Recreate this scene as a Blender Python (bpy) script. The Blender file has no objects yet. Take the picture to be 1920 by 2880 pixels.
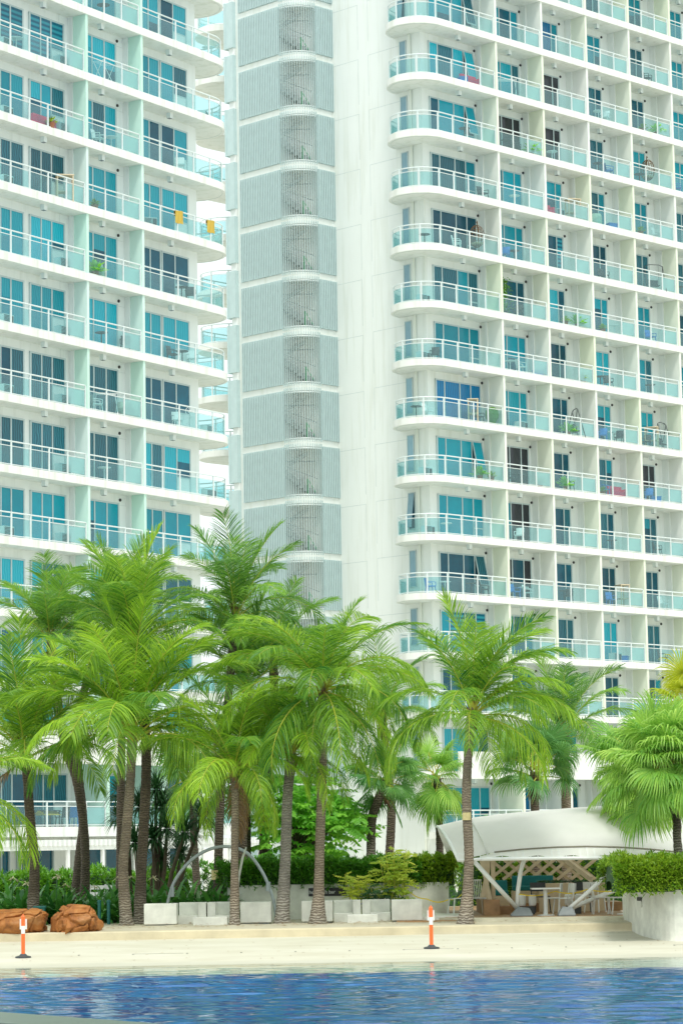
import bpy, math, random
from mathutils import Vector, Matrix
R = math.radians
rnd = random.Random(7)
S = bpy.context.scene
COL = S.collection

# ------------------------------------------------------------------ camera
CAMH = 2.65
F, PT, RO = 7622.76, R(6.98792), R(-0.973096)
cam_d = bpy.data.cameras.new("camera")
cam = bpy.data.objects.new("camera", cam_d)
COL.objects.link(cam)
cam_d.sensor_fit = 'AUTO'
cam_d.sensor_width = 36.0
cam_d.lens = F / 2880 * 36.0
cam_d.clip_start = 0.5
cam_d.clip_end = 6000
cam.matrix_world = Matrix.Translation((0, 0, CAMH)) @ Matrix.Rotation(R(90) + PT, 4, 'X') @ Matrix.Rotation(RO, 4, 'Z')
S.camera = cam

# ------------------------------------------------------------------ light
SUN_EL, SUN_AZ = R(58), R(172)          # azimuth clockwise from +Y: high, behind the camera
w = bpy.data.worlds.new("World")
S.world = w
w.use_nodes = True
nt = w.node_tree
nt.nodes.clear()
out = nt.nodes.new('ShaderNodeOutputWorld')
bg = nt.nodes.new('ShaderNodeBackground')
sky = nt.nodes.new('ShaderNodeTexSky')
sky.sky_type = 'NISHITA'
sky.sun_disc = False
sky.sun_elevation = SUN_EL
sky.sun_rotation = SUN_AZ
sky.air_density = 1.0
sky.dust_density = 3.0
hs = nt.nodes.new('ShaderNodeHueSaturation')
hs.inputs['Saturation'].default_value = 0.35
mx = nt.nodes.new('ShaderNodeMix')
mx.data_type = 'RGBA'
mx.inputs[0].default_value = 0.72          # overcast: an even white cloud deck over the blue
mx.inputs[7].default_value = (8.45, 9.3, 9.2, 1)
nt.links.new(sky.outputs[0], hs.inputs['Color'])
nt.links.new(hs.outputs[0], mx.inputs[6])
nt.links.new(mx.outputs[2], bg.inputs[0])
bg.inputs[1].default_value = 0.11
nt.links.new(bg.outputs[0], out.inputs[0])

sun_d = bpy.data.lights.new("sun", 'SUN')
sun_d.energy = 1.5
sun_d.angle = R(14)
sun_d.color = (1.0, 0.97, 0.9)
sun = bpy.data.objects.new("sun", sun_d)
COL.objects.link(sun)
sd = Vector((math.sin(SUN_AZ) * math.cos(SUN_EL), math.cos(SUN_AZ) * math.cos(SUN_EL), math.sin(SUN_EL)))
sun.rotation_euler = sd.to_track_quat('Z', 'Y').to_euler()
sun.location = (0, -20, 80)
vs = S.view_settings
S.display_settings.display_device = 'sRGB'
vs.view_transform = 'Standard'
vs.look = 'None'
vs.gamma = 1
vs.exposure = 0.50
S.cycles.max_bounces = 8
S.cycles.transparent_max_bounces = 16
S.cycles.caustics_reflective = False
S.cycles.caustics_refractive = False

# ------------------------------------------------------------------ pixel <-> world (survey of the photograph)
cp, sp, cr, sr = math.cos(PT), math.sin(PT), math.cos(RO), math.sin(RO)
def ray(px, py):
    a, b = px - 960, py - 1440
    x = a * cr + b * sr
    y = -a * sr + b * cr
    return Vector((x / F, cp + y / F * sp, sp - y / F * cp))
def at(px, py, Y):
    r = ray(px, py)
    return Vector((0, 0, CAMH)) + r * (Y / r.y)
def proj(p):
    X, Y, Z = p[0], p[1], p[2] - CAMH
    d = Y * cp + Z * sp
    u = -Y * sp + Z * cp
    x, y = F * X / d, -F * u / d
    return 960 + x * cr - y * sr, 1440 + x * sr + y * cr
def gz(Y):                                  # height of the ground
    if Y < 62: return 0.048 * (Y - 62) if Y > 57.7 else -0.9
    if Y < 69.3: return 0.048 * (Y - 62)
    return 0.55

# ------------------------------------------------------------------ materials
def newmat(name):
    m = bpy.data.materials.new(name)
    m.use_nodes = True
    n = m.node_tree
    b = n.nodes['Principled BSDF']
    return m, n, b
def ramp(n, fac, stops):
    r = n.nodes.new('ShaderNodeValToRGB')
    e = r.color_ramp.elements
    while len(e) < len(stops): e.new(0.5)
    for q, (p, c) in zip(e, stops):
        q.position = p
        q.color = (c[0], c[1], c[2], 1)
    n.links.new(fac, r.inputs[0])
    return r.outputs[0]
def noise(n, scale, detail=4, vec=None, rough=0.6, dist=0):
    t = n.nodes.new('ShaderNodeTexNoise')
    t.inputs['Scale'].default_value = scale
    t.inputs['Detail'].default_value = detail
    t.inputs['Roughness'].default_value = rough
    t.inputs['Distortion'].default_value = dist
    if vec is not None: n.links.new(vec, t.inputs['Vector'])
    return t.outputs['Fac']
def objco(n, scale=(1, 1, 1), gen='Object'):
    tc = n.nodes.new('ShaderNodeTexCoord')
    mp = n.nodes.new('ShaderNodeMapping')
    mp.inputs['Scale'].default_value = scale
    n.links.new(tc.outputs[gen], mp.inputs[0])
    return mp.outputs[0]
def bump(n, b, h, strength=0.3, dist=0.02):
    bp = n.nodes.new('ShaderNodeBump')
    bp.inputs['Strength'].default_value = strength
    bp.inputs['Distance'].default_value = dist
    n.links.new(h, bp.inputs['Height'])
    n.links.new(bp.outputs[0], b.inputs['Normal'])
def mixc(n, fac, a, c):
    m = n.nodes.new('ShaderNodeMix')
    m.data_type = 'RGBA'
    for i, v in ((6, a), (7, c)):
        if isinstance(v, tuple): m.inputs[i].default_value = (v[0], v[1], v[2], 1)
        else: n.links.new(v, m.inputs[i])
    if isinstance(fac, (int, float)): m.inputs[0].default_value = fac
    else: n.links.new(fac, m.inputs[0])
    return m.outputs[2]
def plain(name, c, rough=0.5, var=0.12, scale=3, metal=0, spec=0.5, bmp=0):
    m, n, b = newmat(name)
    v = objco(n)
    f = noise(n, scale, 5, v)
    c2 = tuple(x * (1 - var) for x in c)
    c3 = tuple(min(1, x * (1 + var * .6)) for x in c)
    n.links.new(ramp(n, f, [(0.3, c2), (0.7, c3)]), b.inputs['Base Color'])
    b.inputs['Roughness'].default_value = rough
    b.inputs['Metallic'].default_value = metal
    b.inputs['Specular IOR Level'].default_value = spec
    if bmp: bump(n, b, noise(n, scale * 6, 4, v), bmp, 0.02)
    return m
def wallmat(name, c, dirt):
    # painted render with faint vertical weathering streaks
    m, n, b = newmat(name)
    v = objco(n, (2.2, 2.2, 0.16))
    f = noise(n, 1.0, 6, v, 0.65)
    f2 = noise(n, 0.5, 3, objco(n))
    col = ramp(n, f, [(0.28, dirt), (0.5, c), (1, c)])
    col = mixc(n, ramp(n, f2, [(0.35, (0, 0, 0)), (0.75, (0.35, 0.35, 0.35))]), col, tuple(x * .93 for x in c))
    n.links.new(col, b.inputs['Base Color'])
    b.inputs['Roughness'].default_value = 0.6
    b.inputs['Specular IOR Level'].default_value = 0.3
    return m
def randmat(name, a, c, rough=0.5):
    m, n, b = newmat(name)
    oi = n.nodes.new('ShaderNodeObjectInfo')
    col = mixc(n, oi.outputs['Random'], a, c)
    f = noise(n, 0.9, 4, objco(n, (1, 1, .4)))
    col = mixc(n, ramp(n, f, [(0.35, (0.18, 0.18, 0.18)), (0.6, (0, 0, 0))]), col, tuple(x * .75 for x in c))
    n.links.new(col, b.inputs['Base Color'])
    b.inputs['Roughness'].default_value = rough
    return m
M = {}
M['wall'] = wallmat('white_render', (0.82, 0.86, 0.835), (0.71, 0.755, 0.72))
M['wallr'] = wallmat('white_render_warm', (0.82, 0.85, 0.815), (0.70, 0.73, 0.66))
M['slab'] = wallmat('slab_paint', (0.82, 0.83, 0.79), (0.62, 0.64, 0.56))
M['mint'] = randmat('mint_partition', (0.70, 0.82, 0.79), (0.56, 0.83, 0.70))
M['cream'] = randmat('cream_partition', (0.80, 0.82, 0.79), (0.76, 0.82, 0.64))
M['joint'] = plain('panel_joint', (0.60, 0.66, 0.64), 0.7)
M['rail'] = plain('rail_metal', (0.72, 0.79, 0.78), 0.35, 0.06)
M['frame'] = plain('window_frame', (0.50, 0.60, 0.60), 0.4, 0.06)
M['louvre'] = plain('louvre_grey', (0.50, 0.63, 0.63), 0.5, 0.06)
M['louvreback'] = plain('louvre_backing', (0.46, 0.55, 0.55), 0.6, 0.06)
M['darkgrey'] = plain('dark_grey', (0.05, 0.06, 0.065), 0.5)
M['midgrey'] = plain('mid_grey', (0.22, 0.25, 0.26), 0.5)
M['white'] = plain('white_plastic', (0.80, 0.82, 0.80), 0.35, 0.04)
M['black'] = plain('black_matt', (0.02, 0.02, 0.022), 0.5)
M['teal'] = plain('teal_fabric', (0.01, 0.18, 0.19), 0.8)
M['yellow'] = plain('yellow_cloth', (0.58, 0.40, 0.06), 0.8)
M['orange'] = plain('orange_plastic', (0.95, 0.16, 0.03), 0.4, 0.05)
M['wood'] = plain('wood', (0.38, 0.22, 0.10), 0.5, 0.3, 5)
M['palewood'] = plain('pale_wood', (0.66, 0.55, 0.38), 0.55, 0.12, 5)
M['red'] = plain('red_cloth', (0.75, 0.05, 0.14), 0.7)
M['blue'] = plain('blue_plastic', (0.02, 0.22, 0.6), 0.5)
M['stone'] = plain('cast_stone', (0.74, 0.75, 0.68), 0.7, 0.2, 2.6, bmp=.15)
M['galv'] = plain('galvanised_steel', (0.46, 0.51, 0.53), 0.4, 0.15, 6, .3)
M['membrane'] = plain('white_membrane', (0.88, 0.88, 0.85), 0.55, 0.06, 1.2)
def _tl():
    m = M['membrane']
    n = m.node_tree
    b = n.nodes['Principled BSDF']
    o = n.nodes['Material Output']
    t = n.nodes.new('ShaderNodeBsdfTranslucent')
    t.inputs[0].default_value = (.85, .85, .8, 1)
    ms = n.nodes.new('ShaderNodeMixShader')
    ms.inputs[0].default_value = .3
    n.links.new(b.outputs[0], ms.inputs[1])
    n.links.new(t.outputs[0], ms.inputs[2])
    n.links.new(ms.outputs[0], o.inputs[0])
_tl()
M['membranedark'] = plain('membrane_hem', (0.22, 0.20, 0.15), 0.6)
M['green_bin'] = plain('green_bin', (0.01, 0.14, 0.13), 0.4)
M['pot'] = plain('clay_pot', (0.35, 0.14, 0.07), 0.7)
M['paper'] = plain('yellowed_paper', (0.72, 0.60, 0.30), 0.8, 0.15, 12)
M['tape'] = plain('yellow_tape', (0.85, 0.65, 0.02), 0.4)
def panemat(name, c, dark, folds=True, blinds=False):
    m, n, b = newmat(name)
    v = objco(n)
    wv = n.nodes.new('ShaderNodeTexWave')
    wv.wave_type = 'BANDS'
    wv.bands_direction = 'Z' if blinds else 'X'
    wv.inputs['Scale'].default_value = 1.35 if blinds else 2.2
    wv.inputs['Distortion'].default_value = 0.1 if blinds else 5.0
    wv.inputs['Detail'].default_value = 1.5
    n.links.new(v, wv.inputs['Vector'])
    f = wv.outputs['Fac']
    if not (folds or blinds): f = noise(n, 1.3, 4, v)
    col = ramp(n, f, [(0.15, dark), (0.85, c)])
    oi = n.nodes.new('ShaderNodeObjectInfo')
    h = n.nodes.new('ShaderNodeHueSaturation')
    mr = n.nodes.new('ShaderNodeMapRange')
    mr.inputs[3].default_value = 0.7
    mr.inputs[4].default_value = 1.15
    n.links.new(oi.outputs['Random'], mr.inputs[0])
    n.links.new(mr.outputs[0], h.inputs['Value'])
    n.links.new(col, h.inputs['Color'])
    n.links.new(h.outputs[0], b.inputs['Base Color'])
    b.inputs['Roughness'].default_value = 0.06
    b.inputs['Specular IOR Level'].default_value = 0.38
    bump(n, b, noise(n, 0.6, 2, v), 0.25, 0.05)
    return m
PANES = [panemat('pane_teal_curtain', (0.02, 0.43, 0.54), (0.0, 0.35, 0.46)),
         panemat('pane_teal', (0.0, 0.36, 0.46), (0.0, 0.26, 0.36), False),
         panemat('pane_dark', (0.0, 0.13, 0.20), (0.0, 0.06, 0.10), False),
         panemat('pane_blue', (0.0, 0.22, 0.46), (0.0, 0.13, 0.32)),
         panemat('pane_grey', (0.03, 0.20, 0.26), (0.01, 0.10, 0.14)),
         panemat('pane_blinds', (0.03, 0.36, 0.46), (0.0, 0.13, 0.22), False, True),
         panemat('pane_charcoal', (0.05, 0.06, 0.075), (0.02, 0.025, 0.03), False),
         panemat('pane_sky_tint', (0.30, 0.46, 0.54), (0.20, 0.36, 0.44), False)]  # last pane: pale sky reflection put into the base colour
def glassmat(name, tint, haze, fr):
    m = bpy.data.materials.new(name)
    m.use_nodes = True
    n = m.node_tree
    n.nodes.clear()
    o = n.nodes.new('ShaderNodeOutputMaterial')
    tr = n.nodes.new('ShaderNodeBsdfTransparent')
    tr.inputs[0].default_value = (*tint, 1)
    df = n.nodes.new('ShaderNodeBsdfDiffuse')
    df.inputs[0].default_value = (*haze, 1)
    gl = n.nodes.new('ShaderNodeBsdfGlossy')
    gl.inputs['Roughness'].default_value = 0.03
    m1 = n.nodes.new('ShaderNodeMixShader')
    m1.inputs[0].default_value = fr
    m2 = n.nodes.new('ShaderNodeMixShader')
    lw = n.nodes.new('ShaderNodeLayerWeight')
    lw.inputs[0].default_value = 0.5
    pw = n.nodes.new('ShaderNodeMath')
    pw.operation = 'POWER'
    pw.inputs[1].default_value = 4
    n.links.new(lw.outputs['Facing'], pw.inputs[0])
    fn = n.nodes.new('ShaderNodeMath')
    fn.operation = 'MULTIPLY_ADD'
    fn.inputs[1].default_value = 0.6
    fn.inputs[2].default_value = 0.035
    n.links.new(pw.outputs[0], fn.inputs[0])
    n.links.new(tr.outputs[0], m1.inputs[1])
    n.links.new(df.outputs[0], m1.inputs[2])
    n.links.new(fn.outputs[0], m2.inputs[0])
    n.links.new(m1.outputs[0], m2.inputs[1])
    n.links.new(gl.outputs[0], m2.inputs[2])
    n.links.new(m2.outputs[0], o.inputs[0])
    return m
M['glass'] = glassmat('balcony_glass', (0.76, 0.93, 0.94), (0.52, 0.76, 0.77), 0.06)
M['frost'] = glassmat('frosted_glass', (0.62, 0.88, 0.88), (0.46, 0.70, 0.71), 0.40)

def leafmat(name, a, c, trans=0.40, rough=0.40, spec=0.4, young=None):
    # a..c: dark to light leaf green; varies leaf to leaf, frond to frond
    m = bpy.data.materials.new(name)
    m.use_nodes = True
    n = m.node_tree
    b = n.nodes['Principled BSDF']
    o = n.nodes['Material Output']
    oi = n.nodes.new('ShaderNodeObjectInfo')
    at_ = n.nodes.new('ShaderNodeAttribute')
    at_.attribute_name = 'tone'
    ad = n.nodes.new('ShaderNodeMath')
    ad.operation = 'MULTIPLY_ADD'
    ad.inputs[1].default_value = 0.45
    n.links.new(oi.outputs['Random'], ad.inputs[0])
    mu = n.nodes.new('ShaderNodeMath')
    mu.operation = 'MULTIPLY'
    mu.inputs[1].default_value = 0.6
    n.links.new(at_.outputs['Fac'], mu.inputs[0])
    n.links.new(mu.outputs[0], ad.inputs[2])
    col = ramp(n, ad.outputs[0], [(0.0, a), (0.55, tuple((p + q) / 2 for p, q in zip(a, c))), (1.0, c)])
    n.links.new(col, b.inputs['Base Color'])
    b.inputs['Roughness'].default_value = rough
    b.inputs['Specular IOR Level'].default_value = spec
    tl = n.nodes.new('ShaderNodeBsdfTranslucent')
    h = n.nodes.new('ShaderNodeHueSaturation')
    h.inputs['Value'].default_value = 1.5
    h.inputs['Hue'].default_value = 0.485
    n.links.new(col, h.inputs['Color'])
    n.links.new(h.outputs[0], tl.inputs[0])
    ms = n.nodes.new('ShaderNodeMixShader')
    ms.inputs[0].default_value = trans
    n.links.new(b.outputs[0], ms.inputs[1])
    n.links.new(tl.outputs[0], ms.inputs[2])
    n.links.new(ms.outputs[0], o.inputs[0])
    return m
M['coco'] = leafmat('coconut_leaf', (0.015, 0.16, 0.02), (0.47, 0.71, 0.05))
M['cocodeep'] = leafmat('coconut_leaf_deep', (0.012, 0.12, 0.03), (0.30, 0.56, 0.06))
M['rachis'] = plain('frond_midrib', (0.52, 0.50, 0.06), 0.4, 0.2)
M['fan'] = leafmat('fan_leaf', (0.07, 0.30, 0.04), (0.50, 0.72, 0.14))
M['fandark'] = leafmat('fan_leaf_dark', (0.03, 0.17, 0.05), (0.22, 0.46, 0.10))
M['fanyellow'] = leafmat('fan_leaf_yellow', (0.26, 0.38, 0.02), (0.55, 0.58, 0.04))
M['dry'] = plain('dry_palm_fibre', (0.20, 0.12, 0.06), 0.9, 0.4, 8)
M['dryleaf'] = leafmat('dead_palm_leaf', (0.16, 0.09, 0.04), (0.42, 0.28, 0.12), .3)
M['drac'] = leafmat('dracaena_leaf', (0.010, 0.06, 0.022), (0.05, 0.15, 0.04), .2)
M['lily'] = leafmat('lily_leaf', (0.02, 0.14, 0.03), (0.13, 0.38, 0.06), .2, .3)
M['broad'] = leafmat('broad_leaf', (0.08, 0.36, 0.04), (0.34, 0.70, 0.08))
M['hedge'] = leafmat('hedge_leaf', (0.03, 0.17, 0.012), (0.20, 0.46, 0.03), .25)
M['hedgelt'] = leafmat('hedge_leaf_light', (0.08, 0.24, 0.012), (0.42, 0.55, 0.04), .3)
M['variegated'] = leafmat('yellow_green_leaf', (0.20, 0.40, 0.03), (0.68, 0.72, 0.08), .3)
M['hedgecore'] = plain('hedge_twigs', (0.02, 0.07, 0.015), 0.9)
M['petal'] = plain('cream_petals', (0.75, 0.66, 0.45), 0.7, 0.2, 9)
def trunkmat(name, a, c, ring):
    m, n, b = newmat(name)
    v = objco(n)
    wv = n.nodes.new('ShaderNodeTexWave')
    wv.wave_type = 'BANDS'
    wv.bands_direction = 'Z'
    wv.inputs['Scale'].default_value = ring
    wv.inputs['Distortion'].default_value = 7.5
    wv.inputs['Detail'].default_value = 3
    wv.inputs['Detail Scale'].default_value = 1.6
    n.links.new(v, wv.inputs['Vector'])
    col = ramp(n, wv.outputs['Fac'], [(0.0, a), (0.28, tuple((p * .4 + q * .6) for p, q in zip(a, c))), (0.9, c)])
    f = noise(n, 2.2, 6, v)
    col = mixc(n, ramp(n, f, [(0.36, (0, 0, 0)), (0.62, (0.85, 0.85, 0.85))]), col, tuple(x * .42 for x in c))
    # weathered paler foot
    sx = n.nodes.new('ShaderNodeSeparateXYZ')
    n.links.new(v, sx.inputs[0])
    ft = ramp(n, sx.outputs[2], [(0.0, (0.7, 0.7, 0.7)), (1.0, (0, 0, 0))])
    col = mixc(n, ft, col, mixc(n, wv.outputs['Fac'], (0.12, 0.10, 0.075), (0.46, 0.43, 0.37)))
    n.links.new(col, b.inputs['Base Color'])
    b.inputs['Roughness'].default_value = 0.85
    bump(n, b, wv.outputs['Fac'], 0.7, 0.03)
    return m
M['trunk'] = trunkmat('coconut_trunk', (0.16, 0.12, 0.085), (0.37, 0.30, 0.22), 4.6)
M['trunkdark'] = trunkmat('dark_trunk', (0.065, 0.05, 0.038), (0.18, 0.14, 0.10), 4.6)
M['trunkgrey'] = trunkmat('grey_trunk', (0.22, 0.20, 0.175), (0.40, 0.37, 0.32), 4.2)
M['bark'] = plain('tree_bark', (0.12, 0.09, 0.06), 0.9, 0.3, 6)

# ------------------------------------------------------------------ mesh helpers
class MB:
    def __init__(s): s.v, s.f, s.m, s.t = [], [], [], []
    def add(s, vs_, fs, mat=0, tone=0.5):
        o = len(s.v)
        s.v.extend(vs_)
        s.f.extend([tuple(i + o for i in f) for f in fs])
        s.m.extend([mat] * len(fs))
        s.t.extend([tone] * len(fs))
    def box(s, x0, x1, y0, y1, z0, z1, mat=0):
        s.add([(x0, y0, z0), (x1, y0, z0), (x1, y1, z0), (x0, y1, z0), (x0, y0, z1), (x1, y0, z1), (x1, y1, z1), (x0, y1, z1)],
              [(0, 3, 2, 1), (4, 5, 6, 7), (0, 1, 5, 4), (1, 2, 6, 5), (2, 3, 7, 6), (3, 0, 4, 7)], mat)
    def bar(s, a, b, wx, wz, mat=0, up=(0, 0, 1)):       # a straight square bar from a to b
        a, b = Vector(a), Vector(b)
        d = (b - a).normalized()
        u = Vector(up)
        if abs(d.dot(u)) > .98: u = Vector((1, 0, 0))
        x = d.cross(u).normalized() * wx / 2
        z = x.cross(d).normalized() * wz / 2
        vs_ = [a - x - z, a + x - z, a + x + z, a - x + z, b - x - z, b + x - z, b + x + z, b - x + z]
        s.add([tuple(q) for q in vs_], [(0, 3, 2, 1), (4, 5, 6, 7), (0, 1, 5, 4), (1, 2, 6, 5), (2, 3, 7, 6), (3, 0, 4, 7)], mat)
    def prism(s, poly, z0, z1, mat=0):
        n = len(poly)
        vs_ = [(x, y, z0) for x, y in poly] + [(x, y, z1) for x, y in poly]
        fs = [tuple(range(n - 1, -1, -1)), tuple(range(n, 2 * n))] + [(i, (i + 1) % n, n + (i + 1) % n, n + i) for i in range(n)]
        s.add(vs_, fs, mat)
    def tube(s, pts, rad, seg=10, mat=0, caps=True, closed=False):
        pts = [Vector(p) for p in pts]
        n = len(pts)
        if not hasattr(rad, '__len__'): rad = [rad] * n
        vs_, fs = [], []
        prev = None
        for i, p in enumerate(pts):
            d = (pts[min(i + 1, n - 1)] - pts[max(i - 1, 0)]).normalized()
            if prev is None:
                u = Vector((0, 0, 1)) if abs(d.z) < .9 else Vector((1, 0, 0))
                x = d.cross(u).normalized()
            else:
                x = (prev - d * prev.dot(d)).normalized()
            prev = x
            y = d.cross(x)
            for k in range(seg):
                a = 2 * math.pi * k / seg
                vs_.append(tuple(p + (x * math.cos(a) + y * math.sin(a)) * rad[i]))
        for i in range(n - 1):
            for k in range(seg):
                k2 = (k + 1) % seg
                fs.append((i * seg + k, i * seg + k2, (i + 1) * seg + k2, (i + 1) * seg + k))
        if caps:
            fs.append(tuple(range(seg - 1, -1, -1)))
            fs.append(tuple((n - 1) * seg + k for k in range(seg)))
        s.add(vs_, fs, mat)
    def lathe(s, prof, c=(0, 0, 0), seg=16, mat=0):
        vs_, fs = [], []
        for r, z in prof:
            for k in range(seg):
                a = 2 * math.pi * k / seg
                vs_.append((c[0] + r * math.cos(a), c[1] + r * math.sin(a), c[2] + z))
        for i in range(len(prof) - 1):
            for k in range(seg):
                k2 = (k + 1) % seg
                fs.append((i * seg + k, i * seg + k2, (i + 1) * seg + k2, (i + 1) * seg + k))
        fs.append(tuple(range(seg - 1, -1, -1)))
        fs.append(tuple((len(prof) - 1) * seg + k for k in range(seg)))
        s.add(vs_, fs, mat)
    def grid(s, rows, mat=0):
        nr, nc = len(rows), len(rows[0])
        s.add([tuple(p) for r in rows for p in r],
              [(i * nc + j, i * nc + j + 1, (i + 1) * nc + j + 1, (i + 1) * nc + j) for i in range(nr - 1) for j in range(nc - 1)], mat)
    def ribbon(s, pts, wvec, widths, mat=0, tone=0.5):
        vs_ = []
        n = len(pts)
        for p, wd in zip(pts, widths):
            vs_.append(tuple(p - wvec * wd))
            vs_.append(tuple(p + wvec * wd))
        s.add(vs_, [(2 * i, 2 * i + 1, 2 * i + 3, 2 * i + 2) for i in range(n - 1)], mat, tone)
    def mesh(s, name, mats, smooth=False, bevel=0):
        me = bpy.data.meshes.new(name)
        me.from_pydata(s.v, [], s.f)
        for m in (mats if isinstance(mats, (list, tuple)) else [mats]): me.materials.append(m)
        me.polygons.foreach_set('material_index', s.m)
        if smooth: me.polygons.foreach_set('use_smooth', [True] * len(s.f))
        a = me.attributes.new('tone', 'FLOAT', 'FACE')
        a.data.foreach_set('value', s.t)
        me.update()
        return me
    def build(s, name, mats, parent=None, loc=(0, 0, 0), rz=0, smooth=False, bevel=0):
        o = link(name, s.mesh(name, mats, smooth), parent, loc, rz)
        if bevel:
            b = o.modifiers.new('bevel', 'BEVEL')
            b.width = bevel
            b.segments = 2
            b.limit_method = 'ANGLE'
        return o
def link(name, data, parent=None, loc=(0, 0, 0), rz=0):
    o = bpy.data.objects.new(name, data)
    COL.objects.link(o)
    if parent: o.parent = parent
    o.location = loc
    o.rotation_euler = (0, 0, rz)
    return o
def tag(o, label, cat, group=None, kind=None):
    if label: o['label'] = label
    if cat: o['category'] = cat
    if group: o['group'] = group
    if kind: o['kind'] = kind
    return o
def thing(name, label, cat, loc=(0, 0, 0), rz=0, group=None):
    return tag(link(name, None, None, loc, rz), label, cat, group)
def struct(o):
    o['kind'] = 'structure'
    return o
def lerp(a, b, t): return a + (b - a) * t
def interp(xs, ys, x):
    if x <= xs[0]: return ys[0]
    for i in range(len(xs) - 1):
        if x <= xs[i + 1]: return lerp(ys[i], ys[i + 1], (x - xs[i]) / (xs[i + 1] - xs[i]))
    return ys[-1]
ORD = ['zeroth', 'first', 'second', 'third', 'fourth', 'fifth', 'sixth', 'seventh', 'eighth', 'ninth', 'tenth', 'eleventh', 'twelfth', 'thirteenth', 'fourteenth', 'fifteenth', 'sixteenth', 'seventeenth']

exec_order = []
# ================================================================== GROUND, POOL
def ground():
    def sheet(name, prof, x0, x1, mat, nx=1):
        g = MB()
        rows = [[(lerp(x0, x1, i / nx), y, z) for i in range(nx + 1)] for y, z in prof]
        g.grid(rows, 0)
        return struct(g.build(name, mat))
    # sand and light-bouncing paving, one sheet to the horizon, stepping down to the beach
    m, n, b = newmat('sand')
    v = objco(n)
    f = noise(n, 0.7, 6, v)
    f2 = noise(n, 14, 5, v)
    col = ramp(n, f, [(0.3, (0.46, 0.42, 0.31)), (0.7, (0.57, 0.53, 0.41))])
    col = mixc(n, ramp(n, f2, [(0.4, (0, 0, 0)), (0.7, (0.5, 0.5, 0.5))]), col, (0.48, 0.42, 0.30))
    n.links.new(col, b.inputs['Base Color'])
    b.inputs['Roughness'].default_value = 0.95
    bump(n, b, noise(n, 5, 6, v), 0.6, 0.08)
    sand = m
    # bumpy sand strip by the palms
    g = MB()
    rows = []
    rr = random.Random(3)
    ys = [69.55 + i * .22 for i in range(38)]
    xs = [-18 + i * .25 for i in range(150)]
    from mathutils import noise as NZ
    for y in ys:
        row = []
        for x in xs:
            e = min(1, (y - 69.55) / .6)
            row.append((x, y, .552 + e * (.035 * NZ.noise((x * .8, y * .8, 0)) + .03 * NZ.noise((x * 2.6, y * 2.6, 3)) + .02)))
        rows.append(row)
    g.grid(rows)
    struct(g.build('sand_bed', sand, smooth=True))
    sheet('ground', [(77.8, .5), (200, .5), (2500, .5)], -2500, 2500, plain('bounce_paving', (0.66, 0.64, 0.54), 0.9, 0.12, .5))  # ground made pale so its bounce brightens the balcony undersides
    # beach deck
    m, n, b = newmat('beach_paving')
    v = objco(n)
    f = noise(n, 0.55, 6, objco(n, (1, 2.2, 1)))
    col = ramp(n, f, [(0.3, (0.55, 0.52, 0.40)), (0.55, (0.61, 0.585, 0.47)), (0.8, (0.66, 0.64, 0.54))])
    f2 = noise(n, 2.2, 5, objco(n, (.4, 2, 1)), .7)
    col = mixc(n, ramp(n, f2, [(0.55, (0, 0, 0)), (0.75, (0.3, 0.3, 0.3))]), col, (0.47, 0.43, 0.31))
    n.links.new(col, b.inputs['Base Color'])
    b.inputs['Roughness'].default_value = 0.75
    sy = n.nodes.new('ShaderNodeSeparateXYZ')
    n.links.new(v, sy.inputs[0])
    ad = n.nodes.new('ShaderNodeMath')
    ad.operation = 'MULTIPLY_ADD'
    ad.inputs[1].default_value = 1.6
    n.links.new(noise(n, .45, 5, v), ad.inputs[0])
    n.links.new(sy.outputs[1], ad.inputs[2])
    mr = n.nodes.new('ShaderNodeMapRange')
    mr.inputs[1].default_value = 63.2
    mr.inputs[2].default_value = 63.9
    mr.inputs[3].default_value = .45
    mr.inputs[4].default_value = 0
    n.links.new(ad.outputs[0], mr.inputs[0])
    n.links.new(mixc(n, mr.outputs[0], col, (0.42, 0.42, 0.33)), b.inputs['Base Color'])
    deck = m
    prof = [(61.4, -.03)] + [(62 + i, .048 * i) for i in range(8)] + [(69.28, .048 * 7.28)]
    sheet('beach_deck', prof, -60, 60, deck)
    # kerb step, gently wavy in plan
    k = MB()
    n_ = 120
    def kerb(x): return 69.28 + .10 * math.sin(x * .33) - .05 * math.sin(x * .9 + 1)
    xs = [-60 + i for i in range(121)]
    rows = [[(x, kerb(x), .34) for x in xs], [(x, kerb(x) + .01, .53) for x in xs], [(x, kerb(x) + .05, .556) for x in xs], [(x, kerb(x) + .42, .558) for x in xs], [(x, kerb(x) + .5, .5) for x in xs]]
    k.grid(rows)
    struct(k.build('kerb', plain('kerb_concrete', (0.60, 0.53, 0.36), 0.8, 0.2, 1.2), smooth=False))
    # drain slots in the deck
    d = MB()
    y = 65.0
    for i in range(-14, 16):
        x = i * 1.28
        z = .048 * (y - 62) + .006
        d.box(x, x + .03, y - .10, y + .10, z - .003, z)
        if i % 5 == 1: d.box(x + .03, x + 1.2, y + .07, y + .10, z - .0025, z + .0005)
    struct(d.build('drain_slots', M['darkgrey']))
    # pool floor: pale entry slope, then blue mosaic
    sheet('pool_entry_slope', [(58.9, -.08), (61.4, -.031)], -60, 60, plain('pale_pool_tile', (0.80, 0.86, 0.74), 0.6, 0.08, 2))
    m, n, b = newmat('blue_mosaic')
    v = objco(n)
    vo = n.nodes.new('ShaderNodeTexVoronoi')
    vo.inputs['Scale'].default_value = 3.0
    n.links.new(v, vo.inputs['Vector'])
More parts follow.
